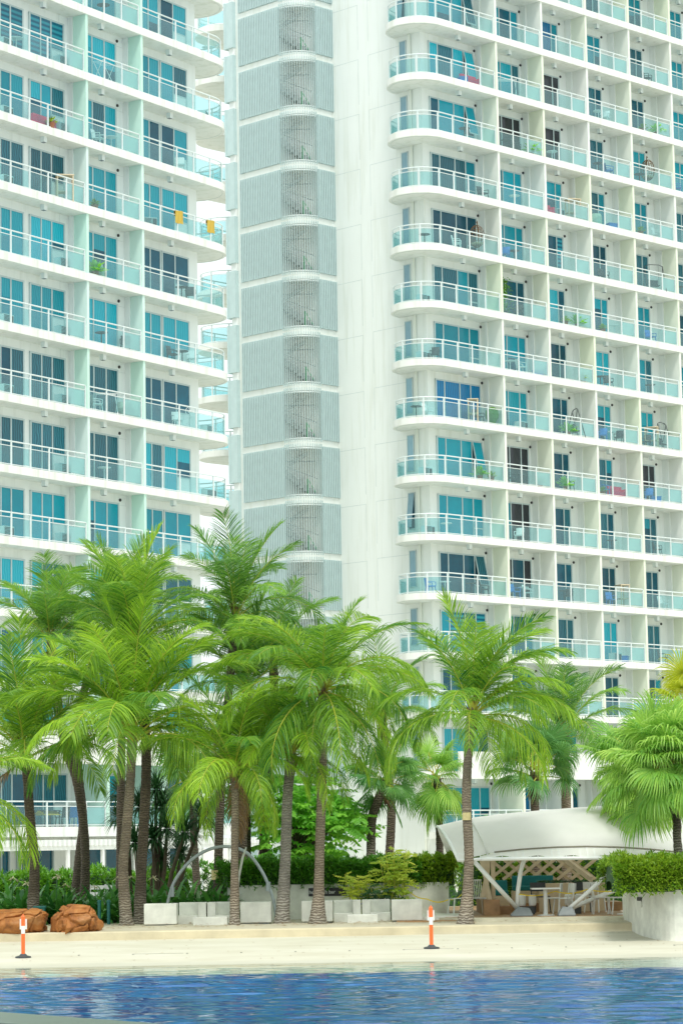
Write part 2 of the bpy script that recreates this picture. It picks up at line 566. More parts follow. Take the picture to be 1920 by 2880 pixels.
    col = ramp(n, vo.outputs['Color'], [(0.2, (0.0, 0.10, 0.42)), (0.8, (0.0, 0.18, 0.56))])
    n.links.new(col, b.inputs['Base Color'])
    b.inputs['Roughness'].default_value = 0.5
    sheet('pool_floor', [(2, -.9), (57.6, -.45), (58.9, -.083)], -60, 60, m)
    # water
    m = bpy.data.materials.new('pool_water')
    m.use_nodes = True
    n = m.node_tree
    n.nodes.clear()
    o = n.nodes.new('ShaderNodeOutputMaterial')
    tr = n.nodes.new('ShaderNodeBsdfTransparent')
    tr.inputs[0].default_value = (0.86, 0.97, 0.96, 1)
    gl = n.nodes.new('ShaderNodeBsdfGlossy')
    gl.inputs['Roughness'].default_value = 0.02
    fn = n.nodes.new('ShaderNodeFresnel')
    fn.inputs[0].default_value = 1.28
    ms = n.nodes.new('ShaderNodeMixShader')
    n.links.new(fn.outputs[0], ms.inputs[0])
    n.links.new(tr.outputs[0], ms.inputs[1])
    n.links.new(gl.outputs[0], ms.inputs[2])
    n.links.new(ms.outputs[0], o.inputs[0])
    v1 = objco(n, (1.0, 1.3, 1))
    h1 = noise(n, 3.0, 3, v1, .5, .6)
    bp = n.nodes.new('ShaderNodeBump')
    bp.inputs['Strength'].default_value = 0.25
    bp.inputs['Distance'].default_value = 0.006
    n.links.new(h1, bp.inputs['Height'])
    for q in (fn, gl): n.links.new(bp.outputs[0], q.inputs['Normal'])
    # real ripples as geometry, finer towards the far shore
    g = MB()
    rr = random.Random(11)
    waves = []
    for i in range(64):
        lam = rr.uniform(.36, 1.15)
        a = rr.gauss(R(90), R(27))
        amp = .0031 * lam * rr.uniform(.5, 1.3)
        waves.append((2 * math.pi / lam * math.cos(a), 2 * math.pi / lam * math.sin(a), amp, rr.uniform(0, 6.28)))
    import numpy as np
    xs = np.arange(-8.6, 8.6, .045)
    ys = np.arange(36, 62.3, .045)
    X, Y = np.meshgrid(xs, ys)
    Zw = np.zeros_like(X)
    for kx, ky, am, ph in waves: Zw += am * np.sin(kx * X + ky * Y + ph)
    calm = np.clip((62.0 - Y) / 9, 0.03, 1)
    Zw *= calm * (0.8 + .3 * np.sin(X * .23 + Y * .11) * np.sin(Y * .31 - X * .1))
    me = bpy.data.meshes.new('pool_water')
    nv = X.size
    me.vertices.add(nv)
    me.vertices.foreach_set('co', np.stack([X, Y, Zw], -1).ravel())
    nr, nc = X.shape
    idx = np.arange(nv).reshape(nr, nc)
    q = np.stack([idx[:-1, :-1], idx[:-1, 1:], idx[1:, 1:], idx[1:, :-1]], -1).reshape(-1, 4)
    me.loops.add(q.size)
    me.loops.foreach_set('vertex_index', q.ravel())
    me.polygons.add(len(q))
    me.polygons.foreach_set('loop_start', np.arange(0, q.size, 4))
    me.polygons.foreach_set('loop_total', np.full(len(q), 4))
    me.polygons.foreach_set('use_smooth', np.ones(len(q), bool))
    me.materials.append(m)
    me.update()
    me.validate()
    struct(link('pool_water', me))
    # calm remainder of the pool either side
    for nm, x0, x1, y0, y1 in (('pool_water', -60, -8.6, 2, 62.3), ('pool_water', 8.53, 60, 2, 62.3), ('pool_water', -8.6, 8.53, 2, 36)):
        g = MB()
        g.grid([[(x0, y0, 0), (x1, y0, 0)], [(x0, y1, 0), (x1, y1, 0)]])
        struct(g.build(nm, m))
ground()

# near pool wall, bottom left
def near_wall():
    a, b = at(-40, 2843, 30.2), at(475, 2883, 27.4)
    d = (b - a).normalized()
    a2, b2 = a - d * 6, b + d * 4
    nrm = Vector((d.y, -d.x, 0))
    t = thing('pool_wall', 'low grey tiled pool wall with pale green coping in the near corner', 'wall', (a.x, a.y, 0), math.atan2(d.y, d.x))
    c = MB(); c.box(-6, 8, -.95, 0.02, a.z - .05, a.z)
    c.build('coping', plain('coping_tile', (0.11, 0.15, 0.125), 0.35, 0.1, 3), t, bevel=.01)
    g = MB(); g.box(-6, 8, -.92, 0, -.9, a.z - .05)
    for i in range(11): g.box(-5 + i * 1.24, -4.99 + i * 1.24, -.923, -.9, 0, a.z - .052, 1)
    g.build('wall_body', [plain('wall_tile', (0.20, 0.21, 0.18), 0.5, 0.12, 2), M['midgrey']], t)
near_wall()

# ================================================================== TOWERS
# local frame of a tower: x runs along the facade, y goes into the building, z up; storeys 3.1 m apart
H = 3.1
ST = .35                       # slab edge
def arc(cx, cy, r, a0, a1, n):
    return [(cx + r * math.cos(lerp(a0, a1, i / n)), cy + r * math.sin(lerp(a0, a1, i / n))) for i in range(n + 1)]
class Tower:
    def __init__(s, name, label, o, ang, z, wallm, partm):
        s.o, s.ang, s.z = o, ang, z
        s.c, s.s = math.cos(ang), math.sin(ang)
        s.root = thing(name, label, 'apartment tower', (o[0], o[1], z), ang)
        s.wallm, s.partm = wallm, partm
    def W(s, x, y, z): return Vector((s.o[0] + x * s.c - y * s.s, s.o[1] + x * s.s + y * s.c, s.z + z))
    def seen(s, x0, x1, k, m=30):
        for x in (x0, (x0 + x1) / 2, x1):
            for y in (0, 1.5):
                for dz in (.2, 1.4, 2.9):
                    px, py = proj(s.W(x, y, k * H + dz))
                    if -m < px < 1920 + m and -m < py < 2900: return True
        return False
def path_len(p): return sum((Vector(p[i + 1]) - Vector(p[i])).length for i in range(len(p) - 1))
def resample(p, step):
    L = path_len(p)
    n = max(1, round(L / step))
    outp = []
    for j in range(n + 1):
        d = L * j / n
        for i in range(len(p) - 1):
            l = (Vector(p[i + 1]) - Vector(p[i])).length
            if d <= l + 1e-6 or i == len(p) - 2:
                q = Vector(p[i]).lerp(Vector(p[i + 1]), min(1, d / l if l else 0))
                outp.append((q.x, q.y))
                break
            d -= l
    return outp
def railing_meshes(path, step, frost_last=True, frost_first=False):
    # path: plan polyline of the guard; z=0 is the storey datum (slab top at +.35)
    posts = resample(path, step)
    rl, gl = MB(), MB()
    dense = [(p[0], p[1]) for p in path]
    for zz, rr in ((1.42, .034), (1.215, .02), (.42, .022)):
        rl.tube([(x, y, zz) for x, y in dense], rr, 6, 0)
    for x, y in posts:
        rl.box(x - .03, x + .03, y - .03, y + .03, ST - .01, 1.40)
    tot = 0
    cum = [0]
    for i in range(len(dense) - 1):
        tot += (Vector(dense[i + 1]) - Vector(dense[i])).length
        cum.append(tot)
    def P(d):
        for i in range(len(dense) - 1):
            if d <= cum[i + 1] + 1e-6:
                t = (d - cum[i]) / max(1e-6, cum[i + 1] - cum[i])
                return lerp(dense[i][0], dense[i + 1][0], t), lerp(dense[i][1], dense[i + 1][1], t)
        return dense[-1]
    n = len(posts) - 1
    for j in range(n):
        d0, d1 = tot * j / n + .07, tot * (j + 1) / n - .07
        cuts = [d0] + [c for c in cum if d0 < c < d1] + [d1]
        mt = 1 if (frost_last and j == n - 1) or (frost_first and j == 0) else 0
        for a, b in zip(cuts, cuts[1:]):
            (xa, ya), (xb, yb) = P(a), P(b)
            L = math.hypot(xb - xa, yb - ya)
            if L < 1e-4: continue
            nx, ny = -(yb - ya) / L * .006, (xb - xa) / L * .006
            gl.prism([(xa - nx, ya - ny), (xb - nx, yb - ny), (xb + nx, yb + ny), (xa + nx, ya + ny)], .47, 1.18, mt)
    return rl.mesh('railing', M['rail']), gl.mesh('glass', [M['glass'], M['frost']])
def window(parent, z, y, edges, variant, rn, sill=None, openp=False, top=2.70):
    # edges: x of the frame posts; one frame, the panes a child
    fr, pn = MB(), MB()
    x0, x1 = edges[0], edges[-1]
    yb, yf = y, y - .07
    for i, e in enumerate(edges):
        hw = .045 if i in (0, len(edges) - 1) else .04
        fr.box(e - hw, e + hw, yf, yb - .003, ST + .003, top)
    fr.box(x0 - .045, x1 + .045, yf - .004, yb - .003, top - .07, top + .005)
    fr.box(x0, x1, yf + .004, yb - .003, ST + .003, ST + .07)
    for i in range(len(edges) - 1):
        a, b = edges[i] + .038, edges[i + 1] - .038
        v = variant
        if rn.random() < .22: v = rn.choice([1, 2, 4])
        zb = ST + .065
        last = i == len(edges) - 2
        if sill and last:
            # a lower fixed pane or white infill under the last light
            fr.box(a, b, yf + .01, yb - .003, sill - .03, sill + .03)
            if sill > 1.2: fr.box(a, b, yf + .025, yb - .003, zb, sill - .03, 1)
            else: pn.box(a, b, y - .045, y - .004, zb, sill - .03, v)
            zb = sill + .03
        if openp and last:      # top-hung sash pushed out at the foot
            o = .34
            pn.add([(a, yf - o, zb), (b, yf - o, zb), (b, yf, top - .07), (a, yf, top - .07)], [(0, 1, 2, 3)], v)
            for q in (a, b): fr.bar((q, yf - o - .01, zb), (q, yf - .01, top - .07), .05, .05)
            fr.bar((a, yf - o - .01, zb), (b, yf - o - .01, zb), .05, .05)
            pn.box(a, b, y - .03, y - .004, zb, top - .07, 2)
            continue
        split = rn.random() < .3 and v in (0, 1)
        if split:           # half-drawn roller blind
            zm = rn.uniform(1.3, 2.1)
            pn.box(a, b, y - .045, y - .004, zb, zm, 2 if rn.random() < .6 else 1)
            pn.box(a, b, y - .046, y - .004, zm, top - .066, v)
        else:
            pn.box(a, b, y - .045, y - .004, zb, top - .066, v)
    wo = fr.build('window', [M['frame'], M['white']], parent, (0, 0, z))
    pn.build('pane', PANES, wo)
    return wo
def lightbox_mesh():
    g = MB()
    g.box(-.11, .11, -.11, .11, -.25, 0.0)
    g.box(-.085, .085, -.085, .085, -.262, -.25, 1)
    return g.mesh('ceiling_light', [M['rail'], M['midgrey']])
def vent_mesh():
    g = MB()
    g.tube([(0, 0, 0), (0, -.05, 0)], .07, 10, 0)
    return g.mesh('vent', M['black'])
LB, VM = lightbox_mesh(), vent_mesh()
def partition_mesh(x, y0, y1, thick=.16, col=.3, cw=.12):
    g = MB()
    g.box(x - thick / 2, x + thick / 2, y0, y1, ST + .001, H - .001)
    return g.mesh('partition', None or [M['mint']])

# ---------------------------------------------------------------- right tower
TR = Tower('apartment_tower', 'white tower filling the right side, grey louvred stair shaft and curved corner balconies', (8.91, 144.682), math.atan2(.70911, .70510), CAMH - 2.888, M['wallr'], M['cream'])
UE, DR, BR = -4.53, 1.45, 3.88
def right_tower():
    rn = random.Random(21)
    root = TR.root
    NB = 5
    xmax = NB * BR
    # body: back wall of the facade + end wall, one shell; the part behind is closed
    g = MB()
    g.box(UE, xmax + 12, DR, 15.2, -1, 18 * H)
    for i in range(NB + 1):         # the shallow columns where partitions meet the back wall
        x = i * BR
        for sgn in (1,): g.box(x - .16, x + .16, DR - .42, DR - .002, -1, 18 * H - .01)
    body = g.build('wall', TR.wallm, root)
    # joints scored in the end wall
    j = MB()
    for k in range(1, 17):
        z = k * H
        j.box(UE - .004, UE - .001, 6.16, 8.1, z + 2.55, z + 2.575)
        j.box(UE - .004, UE - .001, 6.16, 6.185, z + .0, z + 2.55)
        j.box(UE - .004, UE - .001, 2.9, 5.38, z + 2.63, z + 2.655)
        j.box(UE - .004, UE - .001, 5.38, 5.405, z + .35, z + 2.655)
    jo = j.build('panel_joints', M['joint'], body)
    p = MB(); p.tube([(UE - .06, 2.2, 2), (UE - .06, 2.2, 17.5 * H)], .06, 8)
    p.build('downpipe', M['cream'], root)
    # balcony slabs with their semicircular end
    r = 1.72
    for k in range(1, 18):
        g = MB()
        poly = [(xmax + 12, -.06)] + arc(UE, r - .06, r, R(-90), R(-270), 28) + [(UE + .1, 2 * r - .06), (UE + .1, DR + .2), (xmax + 12, DR + .2)]
        if k == 1: poly = [(xmax + 12, -.75), (UE - .6, -.75), (UE - .6, DR + .2), (xmax + 12, DR + .2)]
        g.prism(poly, 0, ST)
        if k > 2:                                # drip groove moulding under the rounded end
            inn = arc(UE, r - .06, r - .16, R(-90), R(-262), 24)
            g.tube([(x, y, -.004) for x, y in inn], .012, 5, 1)
        if k == 2:                              # podium level: taller solid parapet
            g.prism([(xmax + 12, -.9), (UE - .6, -.9), (UE - .6, -.7), (xmax + 12, -.7)], -.06, 1.35)
        so = g.build('balcony_slab', [M['slab'], M['joint']], root, (0, 0, k * H))
    # end-wall slot windows
    for k in range(2, 17):
        if not TR.seen(UE, UE, k): continue
        f, q = MB(), MB()
        X = UE
        f.box(X - .05, X - .002, 2.50, 2.545, ST + .55, 2.84)
        f.box(X - .05, X - .002, 2.955, 3.0, ST + .55, 2.84)
        f.box(X - .054, X - .002, 2.5, 3.0, 2.80, 2.845)
        f.box(X - .054, X - .002, 2.5, 3.0, ST + .52, ST + .57)
        if k in (6, 16, 15):         # some stand tilted open
            q.add([(X - .3, 2.55, ST + .6), (X - .3, 2.95, ST + .6), (X - .06, 2.95, 2.79), (X - .06, 2.55, 2.79)], [(0, 1, 2, 3)], 7)
            q.box(X - .03, X - .003, 2.545, 2.955, ST + .57, 2.80, 2)
        else: q.box(X - .03, X - .003, 2.545, 2.955, ST + .57, 2.80, 7)
        wo = f.build('slot_window', M['frame'], root, (0, 0, k * H))
        q.build('pane', PANES, wo)
    # bays
    rr = r - .17
    cpath = [(-.12, .10)] + [(UE + .01, .10)] + arc(UE, r - .06, rr, R(-90), R(-268), 22)
    cr_, cg_ = railing_meshes(cpath, 1.12, True)
    br_, bg_ = railing_meshes([(.12, .10), (BR - .12, .10)], 1.25, True)
    pm = MB(); pm.box(-.08, .08, 0, DR - .424, ST + .001, H - .001)
    pmesh = pm.mesh('partition', M['cream'])
    pp = MB(); pp.box(-.08, .08, -.7, DR - .424, ST + .001, H - .07)
    pmesh_pod = pp.mesh('partition', M['cream'])
    brp, bgp = railing_meshes([(.12, -.6), (BR - .12, -.6)], 1.25, True)
    cbrp, cbgp = railing_meshes([(UE - .45, .9), (UE - .45, -.6), (-.12, -.6)], 1.25, True)
    corner_open = {16: 1, 14: 1, 13: 1, 7: 1, 5: 1, 15: 1}
    fixed = {(0, 15): 0, (0, 14): 0, (0, 13): 1, (0, 12): 4, (0, 11): 2, (0, 8): 3, (0, 4): 5, (1, 9): 1, (1, 5): 6, (2, 14): 6, (2, 4): 4}
    for b in range(NB + 1):
        x0 = (b - 1) * BR if b else UE
        x1 = b * BR
        for k in range(1, 18):
            if not TR.seen(x0 - (1.5 if b == 0 else 0), x1, k): continue
            z = k * H
            if k != 2:
                if b == 0: rm, gm = (cbrp, cbgp) if k == 1 else (cr_, cg_)
                else: rm, gm = (brp, bgp) if k == 1 else (br_, bg_)
                ro = link('railing', rm, root, (x0 if b else 0, 0, z))
                link('glass', gm, ro)
            link('partition', pmesh_pod if k < 2 else pmesh, root, (x1, 0, z))
            lx = x0 + .45 * (x1 - x0) if b else x0 + 2.1
            link('ceiling_light', LB, root, (lx, .62, z + H + .001))
            v = fixed.get((b, k), rn.choices([0, 1, 2, 3, 4, 5, 6], [34, 28, 12, 3, 8, 5, 4] if b == 0 else [20, 32, 24, 3, 16, 3, 6])[0])
            if b == 0:
                window(root, z, DR, [-3.92, -3.26, -2.05, -1.19, -.41], v, rn, 1.05, k in corner_open)
                link('vent', VM, root, (-.22, DR, z + 2.86))
            else:
                sc = .52 if b > 1 else 1.0
                xr = 3.42 if b == 1 else 3.0 if b == 2 else 2.92
                md = xr - (.60 if b == 1 else .55)
                window(root, z, DR, [x0 + xr - 2.3, x0 + xr - 1.55, x0 + md, x0 + xr], v, rn, None, False)
                link('vent', VM, root, (x0 + xr + .22, DR, z + 2.80))
    # stair shaft on the end wall, with rounded corner and louvre screens
    P_, y0, y1 = 2.65, 8.22, 12.87
    X = UE - P_
    rc = 1.35
    def plan(off, n=10):
        pts = [(UE, y0 + off)] + arc(X + rc, y0 + rc, rc - off, R(-90), R(-180), n) + [(X + off, y1)]
        return pts
    sh = MB()
    # bands (floors of the shaft) between screens
    for k in range(0, 18):
        sh.prism(plan(.0) + [(UE, y1)], k * H - .40, k * H + .0)
    # rear pillar and blind core
    sh.box(X, X + .35, y1, y1 + .34, 0, 17.5 * H)
    sh.box(X + 2.3, UE, y0 + .25, y1, 0, 17.5 * H)
    sh.box(X + .4, X + 2.3, y0 + 2.3, y1 - .1, 0, 17.5 * H)
    sh.prism([(X + 1.75, y0 + .1), (X + 2.3, y0 + .1), (X + 2.3, y0 + 2.3), (X + .3, y0 + 2.9), (X + .1, y0 + 2.0), (X + 1.1, y0 + 1.6)], 0, 17.5 * H)
    sh.build('stair_shaft', TR.wallm, root)
    lpath = plan(-.05)
    L = path_len(lpath)
    dens = resample(lpath, .035)
    fins = resample(lpath, .137)
    mA = MB()
    nf = len(fins)
    # fins + solid backing either side of the open rounded corner
    cum = 0
    open0, open1 = UE - (X + rc) + .05, UE - (X + rc) + rc * 1.571 + .2
    for i, (x, y) in enumerate(fins):
        a, b_ = fins[max(0, i - 1)], fins[min(nf - 1, i + 1)]
        t = Vector((b_[0] - a[0], b_[1] - a[1])).normalized()
        nn = Vector((t.y, -t.x))
        if nn.dot(Vector((x - UE, y - y1))) < 0: nn = -nn
        c = Vector((x, y))
        d = L * i / (nf - 1)
        op = open0 < d < open1
        h0, h1 = (-.12, 2.86) if op else (.0, 2.74)
        wv = .014 if op else .03
        f0, f1 = (.015, .05) if op else (.05, .07)
        q = [c - t * wv - nn * f0, c + t * wv - nn * f0, c + t * wv + nn * f1, c - t * wv + nn * f1]
        mA.prism([tuple(v) for v in q], h0, h1)
    def off_path(d0, d1, o, n=16):
        pl = []
        for i in range(n + 1):
            d = lerp(d0, d1, i / n)
            acc = 0
            for j2 in range(len(lpath) - 1):
                l = (Vector(lpath[j2 + 1]) - Vector(lpath[j2])).length
                if d <= acc + l or j2 == len(lpath) - 2:
                    tt = (d - acc) / l
                    p0 = Vector(lpath[j2]).lerp(Vector(lpath[j2 + 1]), min(1, tt))
                    dd = (Vector(lpath[j2 + 1]) - Vector(lpath[j2])).normalized()
                    nn = Vector((dd.y, -dd.x))
                    if nn.dot(Vector((p0.x - UE, p0.y - y1))) < 0: nn = -nn
                    pl.append(p0 + nn * o)
                    break
                acc += l
        return pl
    for d0, d1 in ((0.02, open0), (open1, L - .02)):
        a, b_ = off_path(d0, d1, -.035), off_path(d0, d1, -.055)
        mA.prism([tuple(v) for v in a] + [tuple(v) for v in reversed(b_)], .03, 2.67, 1)
    for zz in (.06, 2.62):                  # curved carrier rings across the open part
        mA.tube([(v.x, v.y, zz) for v in off_path(open0, open1, -.06, 14)], .045, 6, 2)
    mesh_l = mA.mesh('louvre_screen', [M['louvre'], M['louvreback'], M['white']])
    # stair flights behind the open corner
    sA = MB()
    ex = Vector((1, -1)).normalized()
    ey = Vector((1, 1)).normalized()
    base = Vector((X + .62, y0 + 1.0))
    nst = 9
    for i in range(nst):
        u = 1.0 - i * .22
        c = base + ex * u
        for q, dep in ((0, .5),):
            a, b_ = c - ex * .14, c + ex * .14
            sA.prism([tuple(a), tuple(b_), tuple(b_ + ey * dep), tuple(a + ey * dep)], 0.0 + i * .165 - (.16 if i else .0), .17 + i * .165, 0)
    c0, c1 = base + ex * 1.2 + ey * 1.0, base - ex * 1.2 + ey * 1.0
    sA.bar((*(base + ex * -1.1 + ey * .95), 1.55), (*(base + ex * 1.1 + ey * .95), 2.9), .8, .16, 2)
    sA.bar((*(base + ex * 1.0 - ey * .02), 1.0), (*(base - ex * .75 - ey * .02), 1.7), .04, .05, 0)
    sA.bar((*(base + ex * .9 + ey * .1), 1.98), (*(base - ex * .8 + ey * .1), 1.98), .04, .05, 0)
    sA.bar((*(base + ex * .45 - ey * .04), .1), (*(base + ex * .45 - ey * .04), 1.0), .06, .06, 1)
    sA.bar((*(base + ex * .95 - ey * .04), .1), (*(base + ex * .5 - ey * .04), .9), .04, .04, 1)
    smesh = sA.mesh('stair_flight', [plain('stair_concrete', (.26, .30, .29), .7), plain('green_newel', (.10, .34, .16), .5), M['joint']])
    side = MB()
    for i in range(6): side.box(X - .28 + i * .11, X - .22 + i * .11, y1 + .92, y1 + 1.04, .0, 2.7)
    side.box(X - .25, X + .4, y1 + .34, y1 + .93, .02, 2.68)
    side.box(X - .12, X + .4, y1 + .36, y1 + .80, -.45, .02, 1)
    side_m = side.mesh('side_louvre', [M['louvre'], M['white']])
    for k in range(0, 17):
        link('louvre_screen', mesh_l, root, (0, 0, k * H))
        link('stair_flight', smesh, root, (0, 0, k * H))
        link('side_louvre', side_m, root, (0, 0, k * H + 1.15))
    # balconies that wrap the far rear corner, seen past the shaft
    rrp = arc(UE, 17.0, 1.72 - .15, R(-92), R(-270), 20) + [(UE + 2.5, 18.57)]
    rr_, rg_ = railing_meshes(rrp, 1.05, True)
    for k in range(5, 17):
        g = MB()
        e = .0 if k % 3 else .18
        g.prism(arc(UE, 17.0, 1.72 + e, R(-90), R(-270), 26) + [(UE + 5, 18.72 + e), (UE + 5, 15.0), (UE + .1, 15.0)], 0, ST)
        g.build('balcony_slab', [M['slab']], root, (0, 0, k * H))
        ro = link('railing', rr_, root, (0, 0, k * H))
        link('glass', rg_, ro)
right_tower()

# ---------------------------------------------------------------- left tower
TL = Tower('apartment_tower', 'white tower at the left edge with mint green partitions and box air conditioners', (-11.236, 120.048), R(56.1086), CAMH - 2.501, M['wall'], M['mint'])
def left_tower():
    rn = random.Random(5)
    root = TL.root
    DL, E_ = 1.02, 9.55
    B1 = 4.05
    g = MB()
    g.box(-9, E_, DL, 16, -1, 15 * H)
    for x in (0, B1): g.box(x - .15, x + .22, DL - .28, DL - .002, -1, 15 * H - .01)
    g.box(-.75, -.73, DL - .004, DL - .001, H, 15 * H, 1)
    for k in range(2, 14): g.box(3.3, B1, DL - .004, DL - .001, k * H + 2.62, k * H + 2.635, 1)
    g.build('wall', [TL.wallm, M['joint']], root)
    r = 1.75
    uc = 9.85
    for k in range(1, 15):
        g = MB()
        poly = [(-9, -.06)] + [(uc, -.06)] + arc(uc, r - .06, r, R(-90), R(90), 28) + [(E_ - .2, 2 * r - .06), (E_ - .2, DL + .2), (-9, DL + .2)]
        if k <= 2: poly = [(-12, -1.06), (E_ + .4, -1.06), (E_ + .4, DL + .2), (-12, DL + .2)]
        g.prism(poly, 0 if k != 1 else -.08, ST)
        if k == 2: g.prism([(-12, -1.2), (E_ + .4, -1.2), (E_ + .4, -1.0), (-12, -1.0)], -.06, 1.5)
        if k > 2:
            inn = arc(uc, r - .06, r - .13, R(-90), R(85), 24)
            g.tube([(x, y, -.004) for x, y in inn], .012, 5, 1)
        g.build('balcony_slab', [M['slab'], M['joint']], root, (0, 0, k * H))
    r0, g0 = railing_meshes([(-6.42, .10), (-.12, .10)], 1.27, True)
    r1, g1 = railing_meshes([(.12, .10), (B1 - .12, .10)], 1.3, True)
    ep = [(B1 + .12, .10), (uc, .10)] + arc(uc, r - .06, r - .16, R(-90), R(84), 22)
    r2, g2 = railing_meshes(ep, 1.3, False)
    p0, pg0 = railing_meshes([(-8, -.9), (-.12, -.9)], 1.27, True)
    p1, pg1 = railing_meshes([(.12, -.9), (B1 - .12, -.9)], 1.3, True)
    p2, pg2 = railing_meshes([(B1 + .12, -.9), (E_ + .25, -.9)], 1.3, True)
    pm = MB(); pm.box(-.08, .08, 0, DL - .284, ST + .001, H - .001)
    pmesh = pm.mesh('partition', M['mint'])
    pm = MB(); pm.box(-.08, .08, -1.0, DL - .284, ST + .001, H - .001)
    pmesh_pod = pm.mesh('partition', M['mint'])
    for k in range(1, 15):
        z = k * H
        for b, (x0, x1, rm, gm, rp, gp) in enumerate(((-6.5, 0, r0, g0, p0, pg0), (0, B1, r1, g1, p1, pg1), (B1, uc + r, r2, g2, p2, pg2))):
            if not TL.seen(x0, x1, k, 60): continue
            if k != 2:
                ro = link('railing', rp if k == 1 else rm, root, (0, 0, z))
                link('glass', gp if k == 1 else gm, ro)
            if b < 2: link('partition', pmesh_pod if k <= 2 else pmesh, root, (x1, 0, z))
            lx = (-2.55, 1.55, 6.7)[b]
            link('ceiling_light', LB, root, (lx, .42, z + H + .001))
            dark = k in (10,) and b == 0
            v = 4 if dark else 5 if (k, b) == (12, 0) else 2 if (k, b) in ((7, 2), (9, 2)) else 4 if (k, b) in ((7, 1), (6, 1)) else rn.choices([0, 1, 2, 4, 3], [62, 20, 7, 9, 2])[0]
            v = v if k != 1 else 4
            if b == 0:
                window(root, z, DL, [-2.84, -2.1, -1.38, -.49], v, rn, 1.37)
                window(root, z, DL, [-5.6, -4.85, -4.17, -3.31], v, rn)
            elif b == 1:
                window(root, z, DL, [.7, 1.55, 2.44, 3.29], v, rn)
                link('vent', VM, root, (3.45, DL, z + 2.86))
            else:
                window(root, z, DL, [B1 + .9, 5.79, 6.58], v, rn)
                window(root, z, DL, [6.72, 7.71, 8.76], v, rn, 1.26)
    # ground floor: dark glazing between columns and a white slatted pergola
    for x0, x1 in ((-7.2, -6.0), (-5.6, -4.6), (-3.8, -1.7), (.4, 3.4), (4.6, 7.2)):
        f, q = MB(), MB()
        f.box(x0, x1, DL - .3, DL - .003, 2.55, 2.62); f.box(x0 - .05, x0, DL - .3, DL - .003, 0, 2.62); f.box(x1, x1 + .05, DL - .3, DL - .003, 0, 2.62)
        f.box((x0 + x1) / 2 - .03, (x0 + x1) / 2 + .03, DL - .3, DL - .003, 0, 2.55)
        q.box(x0, x1, DL - .2, DL - .01, 0, 2.55, 2)
        wo = f.build('window', M['frame'], root)
        q.build('pane', PANES, wo)
    pg = MB()
    pg.box(-12, E_, -3.05, -2.93, 2.45, 2.63)
    i = -12
    while i < E_:
        pg.box(i, i + .14, -3.2, -1.0, 2.63, 2.88)
        i += .30
    pgo = pg.build('pergola', M['white'], root)
    for x in (-7.4, -5.2, -2.9, -.6, 1.6, 3.9, 6.2, 8.5):
        g = MB(); g.box(x - .07, x + .07, -3.05, -2.93, -.2, 2.45)
        g.build('pergola_post', M['white'], pgo)
left_tower()

# ================================================================== PALMS
GR = 2.39996
def frond_mesh(name, L, e0, bend, nl, leaf, hang, lift, seed, mats, twist=0.0, rad=.028):
    r = random.Random(seed)
    g = MB()
    n = 16
    pts, tans = [], []
    p = Vector((0.05, 0, 0))
    lat = r.uniform(-.12, .12)
    for i in range(n + 1):
        t = i / n
        e = e0 - bend * (t ** 1.35)
        T = Vector((math.cos(e), lat * t, math.sin(e))).normalized()
        pts.append(p.copy()); tans.append(T)
        p = p + T * (L / n)
    g.tube(pts, [lerp(rad, .004, (i / n) ** .8) for i in range(n + 1)], 5, 1, caps=False)
    g.tube([pts[0], pts[1]], [.055, .03], 6, 1, caps=False)
    for s in (-1, 1):
        for i in range(nl):
            t = lerp(.13, .995, (i + r.uniform(-.3, .3)) / (nl - 1)) if 0 < i < nl - 1 else (.13 if i == 0 else .995)
            q = t * n
            k = min(n - 1, int(q))
            P = pts[k].lerp(pts[k + 1], q - k)
            T = tans[k].lerp(tans[k + 1], q - k).normalized()
            B = Vector((0, s, 0))
            N = T.cross(Vector((0, 1, 0)))
            if N.z < 0 and abs(T.z) < .98: N = -N
            if abs(T.z) >= .98: N = Vector((-1 if T.z > 0 else 1, 0, 0))
            tw = twist * t
            prof = min(1, .45 + 2.6 * (t - .1)) * (1 - .62 * max(0, (t - .55) / .45) ** 1.5)
            ln = leaf * prof * r.uniform(.86, 1.1)
            d = (B + T * (.62 + .85 * t * t + r.uniform(-.14, .14)) + N * (lift * (1 - .5 * t) + r.uniform(-.2, .2) + s * tw)).normalized()
            hk = hang * r.uniform(.55, 1.5) + r.uniform(0, .2)
            G = Vector((0, 0, -1))
            q0 = P
            ds = [d, (d + G * hk * .45).normalized(), (d + G * hk * 1.1).normalized(), (d * .8 + G * hk * 1.8).normalized()]
            ps = [q0]
            for dd, fr in zip(ds, (.22, .28, .27, .23)): ps.append(ps[-1] + dd * ln * fr)
            wv = (T - d * T.dot(d))
            if wv.length < 1e-3: wv = N
            wv.normalize()
            a = r.gauss(0, .8)
            wv = wv * math.cos(a) + d.cross(wv) * math.sin(a)
            W_ = .0145 * r.uniform(.8, 1.25)
            g.ribbon(ps, wv, [W_ * .55, W_, W_, W_ * .7, W_ * .08], 0, min(1, max(0, r.gauss(.45, .28))))
    return g.mesh(name, mats)
